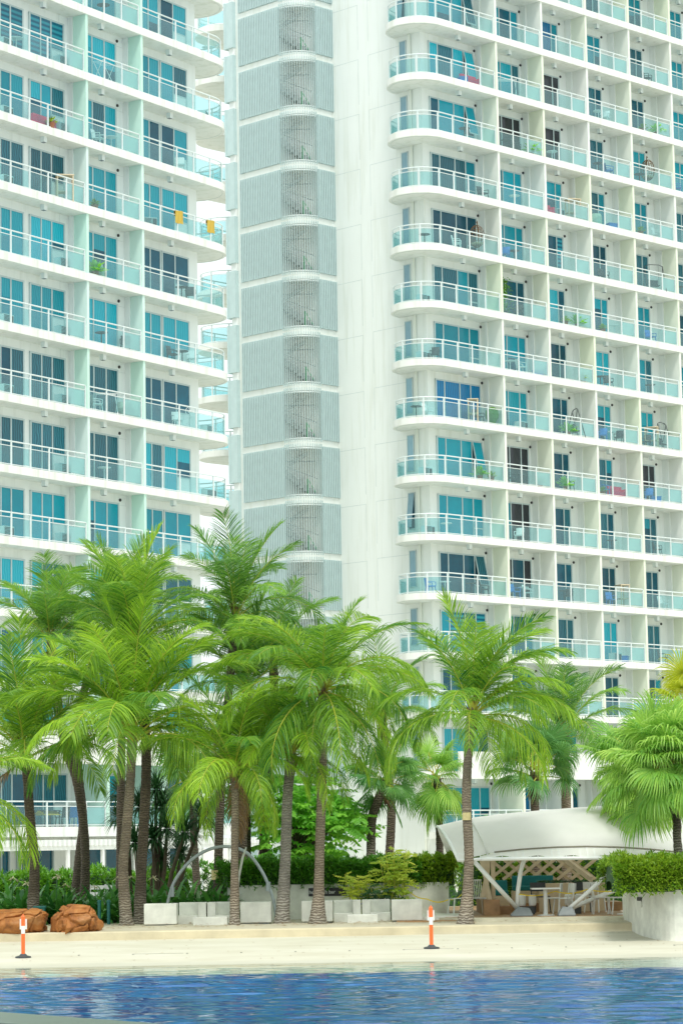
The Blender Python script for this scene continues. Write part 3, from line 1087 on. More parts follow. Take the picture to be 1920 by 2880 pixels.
# frond classes: from the upright spear to the hanging old leaf
FC = []
cls = [(86, 20, .05, .5), (77, 34, .1, .45), (67, 48, .18, .4), (56, 62, .28, .32), (44, 76, .45, .25), (30, 86, .65, .16), (13, 90, .95, .05), (-8, 80, 1.15, 0), (-30, 58, 1.15, 0)]
for ci, (e0, bd, hang, lift) in enumerate(cls):
    FC.append([frond_mesh('frond', 4.0, R(e0 + dv), R(bd + db), 84, 1.18, hang, lift, 100 + ci * 5 + j, [M['coco'], M['rachis']], tw)
               for j, (dv, db, tw) in enumerate(((0, 0, .0), (4, 14, .35), (-5, 24, -.35)))])
def trunk_tube(path, rads, mat, name='trunk'):
    g = MB()
    # resample smoothly (Catmull-Rom) so the stem bends rather than kinks
    P = [path[0]] + list(path) + [path[-1]]
    pts, rr = [], []
    r = random.Random(int(path[0].x * 100))
    for i in range(1, len(P) - 2):
        for j in range(8):
            t = j / 8
            a, b, c, d = P[i - 1], P[i], P[i + 1], P[i + 2]
            q = .5 * ((2 * b) + (c - a) * t + (2 * a - 5 * b + 4 * c - d) * t * t + (3 * b - a - 3 * c + d) * t * t * t)
            pts.append(q)
    pts.append(path[-1])
    tot = sum((pts[i + 1] - pts[i]).length for i in range(len(pts) - 1))
    # finer steps with leaf-scar rings
    fine, acc = [], 0
    st = .075
    out_p, out_r = [], []
    L = 0
    nxt = 0
    ring = 0
    for i in range(len(pts) - 1):
        seg = (pts[i + 1] - pts[i])
        l = seg.length
        while nxt <= L + l:
            q = pts[i] + seg * ((nxt - L) / l if l else 0)
            base = interp([x for x, _ in rads], [y for _, y in rads], nxt)
            out_p.append(q)
            out_r.append(base * (1 + (.028 if ring % 2 else -.012) + r.uniform(-.03, .03)))
            nxt += st * r.uniform(.8, 1.2)
            ring += 1
        L += l
    out_p.append(pts[-1]); out_r.append(out_r[-1])
    g.tube(out_p, out_r, 12, 0)
    return g
def coconut(label, base, path_px, D, crown, n=22, L=3.9, trunk='trunk', rad=.12, flare=.24, seed=1, spread=(0, 8), deep=False, azoff=0.0, lean=None, bias=None, fibre=True, droop=1.0):
    """base: (px,py) foot in the photo; path_px: points up the stem; crown: (px,py) of the growing point; D: distance"""
    r = random.Random(seed)
    z0 = gz(D) if D < 77 else .5
    b = at(base[0], base[1], D)
    b.z = z0 - .03
    t = thing('coconut_palm', label, 'palm tree', b)
    pts = [Vector((0, 0, 0))] + [at(x, y, D) - b for x, y in path_px] + [at(*crown, D) - b]
    Ltot = sum((pts[i + 1] - pts[i]).length for i in range(len(pts) - 1))
    tr = trunk_tube(pts, [(0, flare), (.25, flare * .78), (.7, rad * 1.25), (1.4, rad * 1.05), (Ltot * .6, rad), (Ltot - .9, rad * .92), (Ltot - .4, rad * 1.12), (Ltot, rad * .8)], M[trunk])
    tr.build('trunk', M[trunk], t, smooth=True)
    c = pts[-1]
    # fibrous sheaths and boots of old leaves at the crown
    if fibre:
        g = MB()
        for i in range(16):
            a = i * GR
            h = r.uniform(-.75, .05)
            d = Vector((math.cos(a), math.sin(a), 0))
            p0 = c + Vector((0, 0, h)) + d * .07
            g.ribbon([p0, p0 + d * .07 + Vector((0, 0, .2)), p0 + d * .22 + Vector((0, 0, .42 + r.uniform(-.3, .1)))], Vector((-d.y, d.x, 0)), [.07, .055, .02], r.choice([0, 0, 1]))
        g.build('leaf_boots', [M['dry'], M['rachis']], t)
    nc = len(FC)
    lo, hi = spread
    for i in range(n):
        f = i / (n - 1)
        ci = lo + (hi - lo) * f ** .85 + r.uniform(-.35, .35)
        ci = max(lo, min(hi, int(round(ci))))
        me = FC[ci][r.randrange(3)]
        az = azoff + i * GR + r.uniform(-.25, .25)
        if bias is not None:        # fronds swept to one side by the wind
            az = az + .55 * math.sin(bias - az)
        o = link('frond', me, t, c + Vector((0, 0, -.25 * f)), az)
        s = L / 4.0 * r.uniform(.88, 1.08) * (1 - .12 * (f > .85)) * (.82 if i == 0 else 1)
        o.scale = (s, s, s)
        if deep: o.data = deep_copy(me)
    for i in range(1 if seed % 3 == 2 else 0):
        o = link('frond', dry_copy(FC[8][i]), t, c + Vector((0, 0, -.3)), azoff + 1 + i * 2.6, )
        o['label'] = 'dead brown frond'
        o.scale = (L / 5.2,) * 3
    return t
def dry_copy(me):
    if ('dry', me.name) not in _deep:
        m2 = me.copy()
        m2.name = 'frond'
        m2.materials[0] = M['dryleaf']
        m2.materials[1] = M['dry']
        _deep[('dry', me.name)] = m2
    return _deep[('dry', me.name)]
_deep = {}
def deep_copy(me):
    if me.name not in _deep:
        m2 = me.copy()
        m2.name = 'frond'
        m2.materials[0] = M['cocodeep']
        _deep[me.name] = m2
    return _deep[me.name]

coconut('tall coconut palm in the middle, thick swollen foot in front of a white block seat', (893, 2597), [(897, 2480), (900, 2353), (907, 2137)], 72.6, (908, 1925), 34, 3.3, rad=.122, flare=.27, seed=4, spread=(1, 8), azoff=.6)
coconut('broad coconut palm with the largest fan of upright fronds, left of centre', (357, 2606), [(347, 2450), (355, 2350), (367, 2200)], 74.0, (373, 2060), 32, 3.85, rad=.13, flare=.22, seed=12, spread=(0, 6), azoff=.2)
coconut('dark trunked coconut palm just right of the broadest palm, standing on the sand', (392, 2606), [(398, 2450), (412, 2150), (400, 1950)], 75.2, (378, 1800), 22, 3.1, 'trunkdark', rad=.135, flare=.2, seed=23, spread=(0, 5), azoff=1.1)
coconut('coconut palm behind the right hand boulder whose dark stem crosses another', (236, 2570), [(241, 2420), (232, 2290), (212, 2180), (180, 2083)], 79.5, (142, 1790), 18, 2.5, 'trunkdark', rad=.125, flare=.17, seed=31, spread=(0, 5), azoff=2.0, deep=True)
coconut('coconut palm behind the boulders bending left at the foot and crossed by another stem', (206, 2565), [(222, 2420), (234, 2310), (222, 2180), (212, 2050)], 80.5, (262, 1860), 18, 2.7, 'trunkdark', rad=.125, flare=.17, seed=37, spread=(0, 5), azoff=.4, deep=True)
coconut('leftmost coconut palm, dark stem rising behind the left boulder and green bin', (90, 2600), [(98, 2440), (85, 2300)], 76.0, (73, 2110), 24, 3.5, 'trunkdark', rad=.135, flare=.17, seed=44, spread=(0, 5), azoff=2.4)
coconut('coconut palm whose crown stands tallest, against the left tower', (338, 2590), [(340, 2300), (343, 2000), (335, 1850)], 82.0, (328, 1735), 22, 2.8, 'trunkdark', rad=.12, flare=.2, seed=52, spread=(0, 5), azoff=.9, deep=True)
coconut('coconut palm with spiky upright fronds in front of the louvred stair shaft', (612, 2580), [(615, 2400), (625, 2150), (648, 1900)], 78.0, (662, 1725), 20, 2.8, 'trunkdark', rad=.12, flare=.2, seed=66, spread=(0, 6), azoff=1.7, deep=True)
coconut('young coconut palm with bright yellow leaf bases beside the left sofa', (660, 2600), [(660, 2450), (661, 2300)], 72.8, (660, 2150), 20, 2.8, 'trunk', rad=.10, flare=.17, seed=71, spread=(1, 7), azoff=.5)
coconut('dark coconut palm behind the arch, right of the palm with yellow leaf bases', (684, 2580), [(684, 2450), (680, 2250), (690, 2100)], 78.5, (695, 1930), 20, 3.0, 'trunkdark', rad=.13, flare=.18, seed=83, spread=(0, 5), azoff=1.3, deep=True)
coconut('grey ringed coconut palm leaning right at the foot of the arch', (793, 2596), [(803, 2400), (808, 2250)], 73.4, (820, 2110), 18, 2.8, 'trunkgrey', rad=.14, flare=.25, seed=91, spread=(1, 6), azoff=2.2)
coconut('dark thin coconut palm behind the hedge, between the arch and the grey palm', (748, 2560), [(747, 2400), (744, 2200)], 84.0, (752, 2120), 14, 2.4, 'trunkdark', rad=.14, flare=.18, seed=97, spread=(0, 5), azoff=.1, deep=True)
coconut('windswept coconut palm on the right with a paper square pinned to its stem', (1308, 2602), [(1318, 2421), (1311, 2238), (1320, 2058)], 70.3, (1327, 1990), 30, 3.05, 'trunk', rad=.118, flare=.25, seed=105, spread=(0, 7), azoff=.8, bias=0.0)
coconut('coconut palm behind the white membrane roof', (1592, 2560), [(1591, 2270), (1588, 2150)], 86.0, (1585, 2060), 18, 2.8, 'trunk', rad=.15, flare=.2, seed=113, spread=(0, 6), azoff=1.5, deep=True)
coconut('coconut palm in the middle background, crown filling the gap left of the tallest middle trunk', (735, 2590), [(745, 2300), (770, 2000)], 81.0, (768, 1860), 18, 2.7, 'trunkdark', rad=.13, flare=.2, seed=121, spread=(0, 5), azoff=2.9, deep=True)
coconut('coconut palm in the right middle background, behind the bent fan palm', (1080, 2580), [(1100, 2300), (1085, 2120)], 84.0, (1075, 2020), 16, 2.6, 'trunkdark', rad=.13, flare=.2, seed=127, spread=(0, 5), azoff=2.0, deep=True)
coconut('coconut palm at the left frame edge, only its yellowish drooping frond reaches in', (-150, 2600), [(-140, 2400)], 72.0, (-135, 2230), 14, 3.4, 'trunk', rad=.13, flare=.2, seed=133, spread=(3, 7), azoff=.0)

# ------------------------------------------------------------------ fan palms
def fan_mesh(name, rad, pet, nseg, mats, droop, seed, e0=R(35)):
    r = random.Random(seed)
    g = MB()
    # petiole along +x rising at e0 then the pleated blade
    n = 6
    p = Vector((0, 0, 0))
    pts = [p.copy()]
    for i in range(n):
        e = e0 - droop * .5 * (i / n)
        p = p + Vector((math.cos(e), 0, math.sin(e))) * pet / n
        pts.append(p.copy())
    g.tube(pts, [.022 - .008 * i / n for i in range(n + 1)], 5, 1, caps=False)
    e = e0 - droop * .6
    T = Vector((math.cos(e), 0, math.sin(e)))
    N = Vector((-math.sin(e), 0, math.cos(e)))
    B = Vector((0, 1, 0))
    for i in range(nseg):
        a = lerp(-2.5, 2.5, i / (nseg - 1)) + r.uniform(-.02, .02)
        ln = rad * (1 - .25 * abs(a / 2.5) ** 2) * r.uniform(.93, 1.05)
        d = (T * math.cos(a) + B * math.sin(a) + N * (.22 * (1 - abs(a) / 2.6))).normalized()
        dr = droop * r.uniform(.8, 1.3)
        G = Vector((0, 0, -1))
        ps = [p.copy()]
        for fr, h in ((.28, 0), (.22, .25), (.2, .8), (.17, 1.9), (.13, 3.2)):
            ps.append(ps[-1] + (d + G * h * dr).normalized() * ln * fr)
        perp = (-T * math.sin(a) + B * math.cos(a))
        wv = (perp + N * (.55 if i % 2 else -.55)).normalized()
        w0 = ln * 5.0 / nseg * .5
        g.ribbon(ps, wv, [.012, w0 * .30, w0 * .44, w0 * .36, w0 * .18, .002], 0, min(1, max(0, r.gauss(.5, .18))))
    return g.mesh(name, mats)
def fans(mat):
    return [fan_mesh('fan_leaf', .95, .95, 46, [M[mat], M['rachis']], dr, 300 + i, R(e)) for i, (e, dr) in enumerate(((75, .35), (60, .5), (45, .7), (30, .8), (12, .9), (-8, .95), (-30, .9), (-50, .8)))]
FANS = {k: fans(k) for k in ('fan', 'fandark', 'fanyellow')}
def fan_palm(label, base, path_px, crown, D, n, scale, mat='fan', rad=.13, seed=1, lo=0, hi=7, skirt=0, trunk='trunkdark', z0=None, zsq=1.0):
    r = random.Random(seed)
    b = at(base[0], base[1], D)
    if z0 is not None: b.z = z0
    t = thing('fan_palm', label, 'palm tree', b)
    pts = [Vector((0, 0, 0))] + [at(x, y, D) - b for x, y in path_px] + [at(*crown, D) - b]
    Lt = sum((pts[i + 1] - pts[i]).length for i in range(len(pts) - 1))
    trunk_tube(pts, [(0, rad * 1.25), (.5, rad), (Lt - .5, rad), (Lt, rad * 1.15)], M[trunk]).build('trunk', M[trunk], t, smooth=True)
    c = pts[-1]
    if skirt:
        g = MB()
        for i in range(skirt):
            a = i * GR
            d = Vector((math.cos(a), math.sin(a), 0))
            p0 = c + Vector((0, 0, r.uniform(-.75, -.05)))
            q = d * r.uniform(.18, .42) + Vector((0, 0, r.uniform(-.35, .28)))
            g.ribbon([p0, p0 + q * .5 + Vector((0, 0, .06)), p0 + q], Vector((-d.y, d.x, .3)).normalized(), [.045, .04, .008], 0)
        g.build('dead_leaf_skirt', M['dry'], t)
    for i in range(n):
        f = i / (n - 1)
        ci = max(lo, min(hi, int(round(lo + (hi - lo) * f + r.uniform(-1.5, 1.5)))))
        o = link('fan_leaf', FANS[mat][ci], t, c + Vector((r.gauss(0, .06), r.gauss(0, .06), .2 - .4 * f + r.uniform(-.2, .2))), i * GR + r.uniform(-.5, .5))
        o.rotation_euler = (r.gauss(0, .3), r.gauss(0, .18), o.rotation_euler[2])
        s = scale * r.uniform(.72, 1.12)
        o.scale = (s, s, s * zsq)
    return t
fan_palm('big dense fan palm at the right edge, growing out of the hedge topped planter', (1908, 2420), [(1902, 2350), (1900, 2300)], (1862, 2160), 69.3, 120, 1.0, 'fan', .105, 5, 0, 6, trunk='trunkdark')
fan_palm('second green fan palm crowding the big one at the right edge', (1790, 2560), [(1800, 2400)], (1795, 2170), 73.5, 44, 1.0, 'fan', .11, 6, 1, 7)
fan_palm('yellowish fan palm peeking over the top of the big one at the right edge', (1925, 2500), [(1930, 2200)], (1935, 2010), 74.5, 30, .85, 'fanyellow', .1, 8, 0, 7)
fan_palm('fan palm with a bent dark stem rising from the hedge, against the white end wall', (1043, 2440), [(1045, 2310), (1062, 2255)], (1083, 2195), 79.5, 30, .80, 'fandark', .13, 9, 0, 7, 22)
fan_palm('fan palm behind the bent one, leaves over the first floor balcony', (1238, 2560), [(1236, 2400), (1234, 2300)], (1228, 2190), 81, 26, .85, 'fan', .11, 10, 0, 7, 10)
fan_palm('fan palm with a shaggy brown skirt of dead leaves, behind the membrane roof', (1510, 2560), [(1506, 2350), (1503, 2260)], (1502, 2170), 84, 24, 1.0, 'fandark', .13, 11, 0, 4, 60)
fan_palm('slim fan palm with a brown fibre collar behind the arch', (697, 2560), [(695, 2400), (693, 2260)], (692, 2190), 80, 20, .9, 'fandark', .12, 13, 1, 7, 40)
fan_palm('dark fan palm behind the spiky dracaenas', (560, 2560), [(545, 2350)], (545, 2190), 88, 26, 1.2, 'fandark', .12, 14, 0, 7)
0 and fan_palm('dark fan palm behind the grey ringed coconut palm', (810, 2560), [(815, 2350)], (818, 2200), 86, 22, 1.1, 'fandark', .12, 15, 1, 7)

# ------------------------------------------------------------------ dracaenas
def dracaena(label, D, heads, seed):
    r = random.Random(seed)
    b = at(heads[0][2], 2540, D)
    b.z = .5
    t = thing('dracaena', label, 'shrub', b)
    for px, py, bx, rad in heads:
        c = at(px, py, D + r.uniform(-.6, .6)) - b
        s = at(bx, 2540, D) - b
        s.z = 0
        g = MB()
        mid = s.lerp(c, .5) + Vector((r.uniform(-.1, .1), 0, .1))
        g.tube([s, mid, c], [.09, .06, .045], 7)
        g.build('stem', M['bark'], t)
        g = MB()
        for i in range(150):
            a = i * GR
            u = 1 - 1.55 * (i / 149)
            d = Vector((math.cos(a) * math.sqrt(max(0, 1 - u * u)), math.sin(a) * math.sqrt(max(0, 1 - u * u)), u))
            l = rad * r.uniform(.8, 1.1)
            p0 = c + d * .05
            p1 = p0 + d * l * .55
            p2 = p0 + (d + Vector((0, 0, -.28))).normalized() * l
            wv = d.cross(Vector((0, 0, 1)))
            wv = wv.normalized() if wv.length > .05 else Vector((1, 0, 0))
            g.ribbon([p0, p1, p2], wv, [.018, .022, .002], 0, r.random())
        g.build('leaf_head', M['drac'], t)
dracaena('clump of dark spiky dracaenas between the paired palm stems and the arch', 83, [(340, 2230, 370, .75), (338, 2300, 372, .7), (440, 2220, 420, .75), (455, 2270, 430, .8), (395, 2270, 400, .7), (470, 2330, 440, .8), (430, 2360, 430, .75), (380, 2370, 395, .7), (510, 2400, 470, .7), (455, 2420, 450, .7)], 2)
dracaena('slender dracaena leaning right with a single spiky head over the arch', 81, [(570, 2300, 470, .75), (520, 2340, 460, .7)], 3)

# ------------------------------------------------------------------ broadleaf tree
def leaf_quad(g, p, d, up, l, wd, tone, mat=0):
    # a pointed oval leaf of two bent halves
    s = d.cross(up)
    if s.length < .05: s = d.cross(Vector((1, 0, 0)))
    s.normalize()
    m = p + d * l * .45
    e = p + d * l - Vector((0, 0, l * .12))
    n = s.cross(d).normalized() * wd * .18
    g.add([tuple(p), tuple(m + s * wd - n), tuple(m + n), tuple(m - s * wd - n), tuple(e)], [(0, 1, 2), (0, 2, 3), (1, 4, 2), (2, 4, 3)], mat, tone)
def compound(g, p, d, n, l, r, mat=0):
    tone = r.random()
    s = d.cross(Vector((0, 0, 1))).normalized()
    for i in range(n):
        t = (i + 1) / n
        q = p + d * (t * l) - Vector((0, 0, .22 * l * t * t))
        for sg in (-1, 1):
            dd = (s * sg + d * .35 - Vector((0, 0, .35 + .3 * r.random()))).normalized()
            leaf_quad(g, q, dd, Vector((r.gauss(0, .5), -.7, .7)), l * .30 * (1 - .3 * abs(t - .5)), l * .075, min(1, max(0, tone + r.uniform(-.2, .2))), mat)
    leaf_quad(g, p + d * l - Vector((0, 0, .22 * l)), d, Vector((0, 0, 1)), l * .3, l * .08, tone, mat)
def broad_tree():
    r = random.Random(17)
    D = 80.5
    b = at(800, 2560, D); b.z = .5
    t = thing('broadleaf_tree', 'bright green broadleaf tree with feathery compound leaves behind the hedge', 'tree', b)
    tips = [(795, 2190), (860, 2200), (905, 2240), (950, 2260), (985, 2310), (1000, 2325), (930, 2330), (880, 2290), (820, 2250), (780, 2290), (795, 2340), (850, 2350), (910, 2375), (870, 2400), (840, 2300), (960, 2290), (900, 2310), (790, 2400), (930, 2280), (870, 2240), (830, 2380)]
    g = MB()
    foot = Vector((0, 0, 0))
    fk = at(825, 2420, D) - b
    g.tube([foot, fk], [.13, .10], 8)
    g.tube([at(880, 2560, D) - b, at(905, 2400, D) - b, at(880, 2310, D) - b], [.12, .10, .04], 8)
    cr = MB()
    for px, py in tips:
        e = at(px, py, D + r.uniform(-1.3, 1.3)) - b
        g.tube([fk, fk.lerp(e, .5) + Vector((0, 0, .15)), e], [.07, .04, .015], 6)
        for i in range(17):
            a, u = r.uniform(0, 6.28), r.uniform(-.35, .8)
            d = Vector((math.cos(a), math.sin(a), u * .5)).normalized()
            p = e + Vector((r.gauss(0, .24), r.gauss(0, .24), r.gauss(0, .2)))
            compound(cr, p, d, 6, r.uniform(.65, .95), r)
    g.build('trunk', M['bark'], t, smooth=True)
    cr.build('crown', M['broad'], t)
broad_tree()

# ------------------------------------------------------------------ hedges: leaf clumps over a twiggy core
def hedge(name, label, x0, x1, y0, y1, z0, z1, n, mat, seed, size=.11, tips=None, cat='hedge', loc=(0, 0, 0)):
    r = random.Random(seed)
    t = thing(name, label, cat, loc)
    g = MB()
    c = MB()
    k = 26
    rows = []
    def env(u, a):          # rounded cross-section with a slow wobble along the length
        wob = 1 + .07 * math.sin(u * 21 + seed) + .05 * math.sin(u * 47 + 2)
        h = (z1 - z0) * wob
        cy, ry = (y0 + y1) / 2, (y1 - y0) / 2
        ca, sa = math.cos(a), math.sin(a)
        yy = cy - ry * math.copysign(abs(ca) ** .55, ca)
        zz = z0 + h * abs(sa) ** .5
        return yy, zz
    for i in range(k + 1):
        u = i / k
        sh = .86 if 0 < i < k else .3
        row = []
        for j in range(13):
            yy, zz = env(u, math.pi * j / 12)
            row.append((lerp(x0, x1, .02 + .96 * u), lerp((y0 + y1) / 2, yy, sh), z0 + (zz - z0) * sh))
        rows.append(row)
    c.grid(rows)
    c.build('core', M['hedgecore'], t)
    for i in range(n):
        u = r.random()
        a = math.pi * r.random() ** 1.25
        yy, zz = env(u, a)
        p = Vector((lerp(x0, x1, u), yy, zz + r.uniform(-.1, .05)))
        nrm = Vector((r.uniform(-.6, .6), -math.cos(a), math.sin(a) * .8 + .15)).normalized()
        p = p - nrm * r.uniform(0, .16)
        tn = r.gauss(.35, .22) + .25 * (math.sin(p.x * 3.1 + p.z * 2) * .5)
        for q in range(5):
            d = (nrm + Vector((r.gauss(0, .6), r.gauss(0, .6), r.gauss(-.1, .5)))).normalized()
            leaf_quad(g, p, d, Vector((r.uniform(-.4, .4), 0, 1)), size * r.uniform(.7, 1.4), size * .16, min(1, max(0, tn + r.uniform(-.15, .15))))
    g.build('foliage', M[mat], t)
    return t

# ================================================================== GARDEN
def X(px, py, Y): return at(px, py, Y).x
# long planter with hedge
def planter():
    x0, x1 = X(637, 2530, 77), X(1262, 2530, 77)
    t = thing('planter_wall', 'long cream planter wall under the middle hedge, carrying the black sign', 'wall', (x0, 77, .5))
    L = x1 - x0
    g = MB()
    # rounded left end, hollow top filled with soil
    o = arc(.5, .9, .5, R(180), R(180), 1)
    poly = arc(.55, .55, .55, R(180), R(270), 8) + [(L, 0), (L, 2.2), (0, 2.2)]
    g.prism(poly, -.02, 1.05)
    g.build('wall_body', M['stone'], t, bevel=.012)
    g = MB(); g.prism([(q[0] * .985 + .03, .12 + q[1] * .9) for q in poly], 1.0, 1.062)
    g.build('soil', M['hedgecore'], t)
planter()
hx0, hx1 = X(613, 2450, 78), X(1180, 2450, 78)
hedge('clipped_hedge', 'long dark green clipped hedge along the middle planter wall', hx0, hx1, 76.85, 79.3, 1.50, 2.26, 3600, 'hedge', 3, .13)
hedge('loose_shrub', 'looser yellow green shrub at the right end of the middle hedge', X(1165, 2450, 78), X(1278, 2450, 78), 77, 79.2, 1.45, 2.28, 900, 'hedgelt', 8, .14, cat='shrub')
hedge('clipped_hedge', 'bright yellow green hedge on the curved planter at the right edge', X(1708, 2450, 67.5), X(2060, 2450, 67.5), 65.7, 70.2, 1.38, 2.22, 4200, 'hedgelt', 5, .13)
hedge('garden_bed', 'bright green planting behind the lattice of the bar', X(1275, 2450, 87), X(1800, 2450, 87), 86, 88.5, .5, 2.3, 1500, 'hedgelt', 12, .2, cat='planting')
hedge('garden_bed', 'low dark green planting against the foot of the buildings behind the long hedge', X(560, 2450, 92), X(1300, 2450, 92), 91, 94, .5, 2.0, 1500, 'hedge', 14, .2, cat='planting')
hedge('garden_bed', 'dark green planting beyond the palms at the far left', X(-60, 2450, 92), X(560, 2450, 92), 90, 93, .5, 1.9, 1500, 'hedge', 15, .22, cat='planting')

# sign
def text_mesh(s, size, mat, ext=.004):
    cu = bpy.data.curves.new('lettering', 'FONT')
    cu.body = s
    cu.size = size
    cu.extrude = ext
    cu.align_x = 'LEFT'
    ob = bpy.data.objects.new('lettering', cu)
    COL.objects.link(ob)
    dg = bpy.context.evaluated_depsgraph_get()
    me = bpy.data.meshes.new_from_object(ob.evaluated_get(dg))
    bpy.data.objects.remove(ob)
    me.materials.clear()
    me.materials.append(mat)
    return me
def sign():
    p0, p1 = at(868, 2521, 76.97), at(975, 2496, 76.97)
    t = thing('bar_sign', 'black sign with white lettering on the middle planter wall', 'sign', (p0.x, 76.97, p0.z))
    g = MB(); g.box(0, p1.x - p0.x, 0, .03, 0, p1.z - p0.z)
    g.build('board', M['black'], t, bevel=.004)
    me = text_mesh('the beach bar', .155, M['white'])
    o = link('lettering', me, t)
    w_ = max(v.co.x for v in me.vertices)
    xr = X(943, 2509, 76.95) - p0.x
    o.rotation_euler = (R(90), 0, 0)
    s = .92
    o.scale = (s, s, s)
    o.location = (xr - w_ * s, -.004, .07)
sign()

# block seats
def block(label, xa, xb, Y, h=.60, d=.75):
    xa, xb = X(xa, 2570, Y), X(xb, 2570, Y)
    g = MB()
    g.box(-(xb - xa) / 2, (xb - xa) / 2, 0, d, 0.05, h)
    g.box(-(xb - xa) / 2 + .05, (xb - xa) / 2 - .05, .05, d - .05, -.03, .05, 1)
    o = g.build('stone_block', [M['stone'], M['midgrey']], None, ((xa + xb) / 2, Y, .55), bevel=.018)
    tag(o, label, 'block seat')
block('white block seat at the left end of the left sofa, nearest the boulders', 405, 497, 73.3)
block('white block seat at the right end of the left sofa, under the arch foot', 676, 763, 73.5)
block('white block seat behind the thick foot of the middle palm', 848, 935, 73.5)
block('white block seat at the right end of the right sofa, nearest the deck steps', 1101, 1187, 73.2)
def sofa(label, xa, xb, Y, flip):
    xa, xb = X(xa, 2570, Y), X(xb, 2570, Y)
    W = xb - xa
    t = thing('lounge_seat', label, 'sofa', (xa, Y, .55))
    g = MB(); g.box(0, W, .62, .80, -.03, .60); g.build('backrest', M['stone'], t, bevel=.015)
    ax = 0 if flip else W - .22
    g = MB(); g.box(ax, ax + .22, .06, .618, -.03, .60); g.build('armrest', M['stone'], t, bevel=.015)
    g = MB(); g.box(.222 if flip else 0, W if flip else W - .222, .0, .617, -.03, .26); g.build('seat', M['stone'], t, bevel=.015)
sofa('left half of the white L shaped sofa pair left of the yellow based palm', 500, 580, 73.9, False)
sofa('right half of the white L shaped sofa pair left of the yellow based palm', 583, 660, 73.9, True)
sofa('left half of the white sofa pair between the middle palm and the right block', 938, 1015, 73.7, False)
sofa('right half of the white sofa pair between the middle palm and the right block', 1018, 1098, 73.7, True)
def low(label, xa, xb, Y):
    xa, xb = X(xa, 2580, Y), X(xb, 2580, Y)
    g = MB(); g.box(-(xb - xa) / 2, (xb - xa) / 2, 0, .5, -.03, .235)
    tag(g.build('low_block', M['stone'], None, ((xa + xb) / 2, Y, .55), bevel=.018), label, 'foot block')
low('low white foot block in front of the left sofa pair', 543, 640, 73.0)
low('low white foot block in front of the right sofa pair', 976, 1062, 72.8)

# boulders
from mathutils import noise as NZ
def boulder(label, x0, x1, ytop, ybot, Y, seed, depth):
    a, b = at(x0, ybot, Y), at(x1, ytop, Y)
    import bmesh
    bm = bmesh.new()
    bmesh.ops.create_icosphere(bm, subdivisions=6, radius=1)
    cx, W, Hh = (a.x + b.x) / 2, (b.x - a.x) / 2, b.z - a.z
    rr = random.Random(seed * 7)
    planes = []
    for i in range(15):
        u, a_ = rr.uniform(-.5, 1), rr.uniform(0, 6.28)
        n_ = Vector((math.cos(a_) * math.sqrt(1 - u * u), math.sin(a_) * math.sqrt(1 - u * u), u))
        planes.append((n_, rr.uniform(.72, .93)))
    for v in bm.verts:
        p = v.co.normalized()
        q = Vector((math.copysign(abs(p.x) ** .62, p.x), math.copysign(abs(p.y) ** .7, p.y), math.copysign(abs(p.z) ** .62, p.z)))
        rad = 1.0
        for n_, d_ in planes:
            c_ = q.dot(n_)
            if c_ > d_: rad = min(rad, lerp(1, d_ / c_, .85))
        q = q * rad
        s_ = Vector((p.x * 1.5 + seed, p.y * 1.5, p.z * 1.1 - p.x * .8))
        cell = NZ.voronoi(s_ + Vector((0, 0, .25 * NZ.noise(p * 3))))[0]
        crk = min(.10, cell[1] - cell[0])
        n = NZ.fractal(p * 1.8 + Vector((seed, 0, 0)), 1, 2, 4) * .09 + (crk - .10) * 1.7 + NZ.fractal(p * 7 + Vector((0, seed, 0)), 1, 2, 3) * .018
        f = 1 + n
        tilt = (1.06 - .22 * p.x) if seed > 3 else (1.0 - .10 * p.x)
        v.co = Vector((q.x * f * W, q.y * f * depth, q.z * f * Hh * .56 * tilt))
    me = bpy.data.meshes.new('boulder')
    bm.to_mesh(me); bm.free()
    zmin = -Hh * .5
    m, n, bs = newmat('orange_rock')
    v = objco(n)
    f = noise(n, 2.4, 8, v, .65, 1.2)
    geo = n.nodes.new('ShaderNodeNewGeometry')
    col = ramp(n, f, [(0.25, (0.12, 0.04, 0.012)), (0.5, (0.36, 0.13, 0.025)), (0.78, (0.46, 0.22, 0.07))])
    f2 = noise(n, 1.0, 5, objco(n, (1, 1, 2.5)))
    col = mixc(n, ramp(n, f2, [(0.55, (0, 0, 0)), (0.8, (0.45, 0.45, 0.45))]), col, (0.50, 0.36, 0.22))
    n.links.new(col, bs.inputs['Base Color'])
    bs.inputs['Roughness'].default_value = .7
    bump(n, bs, noise(n, 9, 6, v), .7, .03)
    me.materials.append(m)
    me.polygons.foreach_set('use_smooth', [True] * len(me.polygons))
    o = link('boulder', me, None, (cx, Y, a.z + Hh * .5))
    tag(o, label, 'rock')
boulder('orange brown boulder cut by the left frame edge, behind the left bollard', -60, 141, 2552, 2650, 69.9, 2, .8)
boulder('orange brown boulder with deep cracks, right of the other one', 146, 296, 2549, 2640, 69.9, 5, .8)

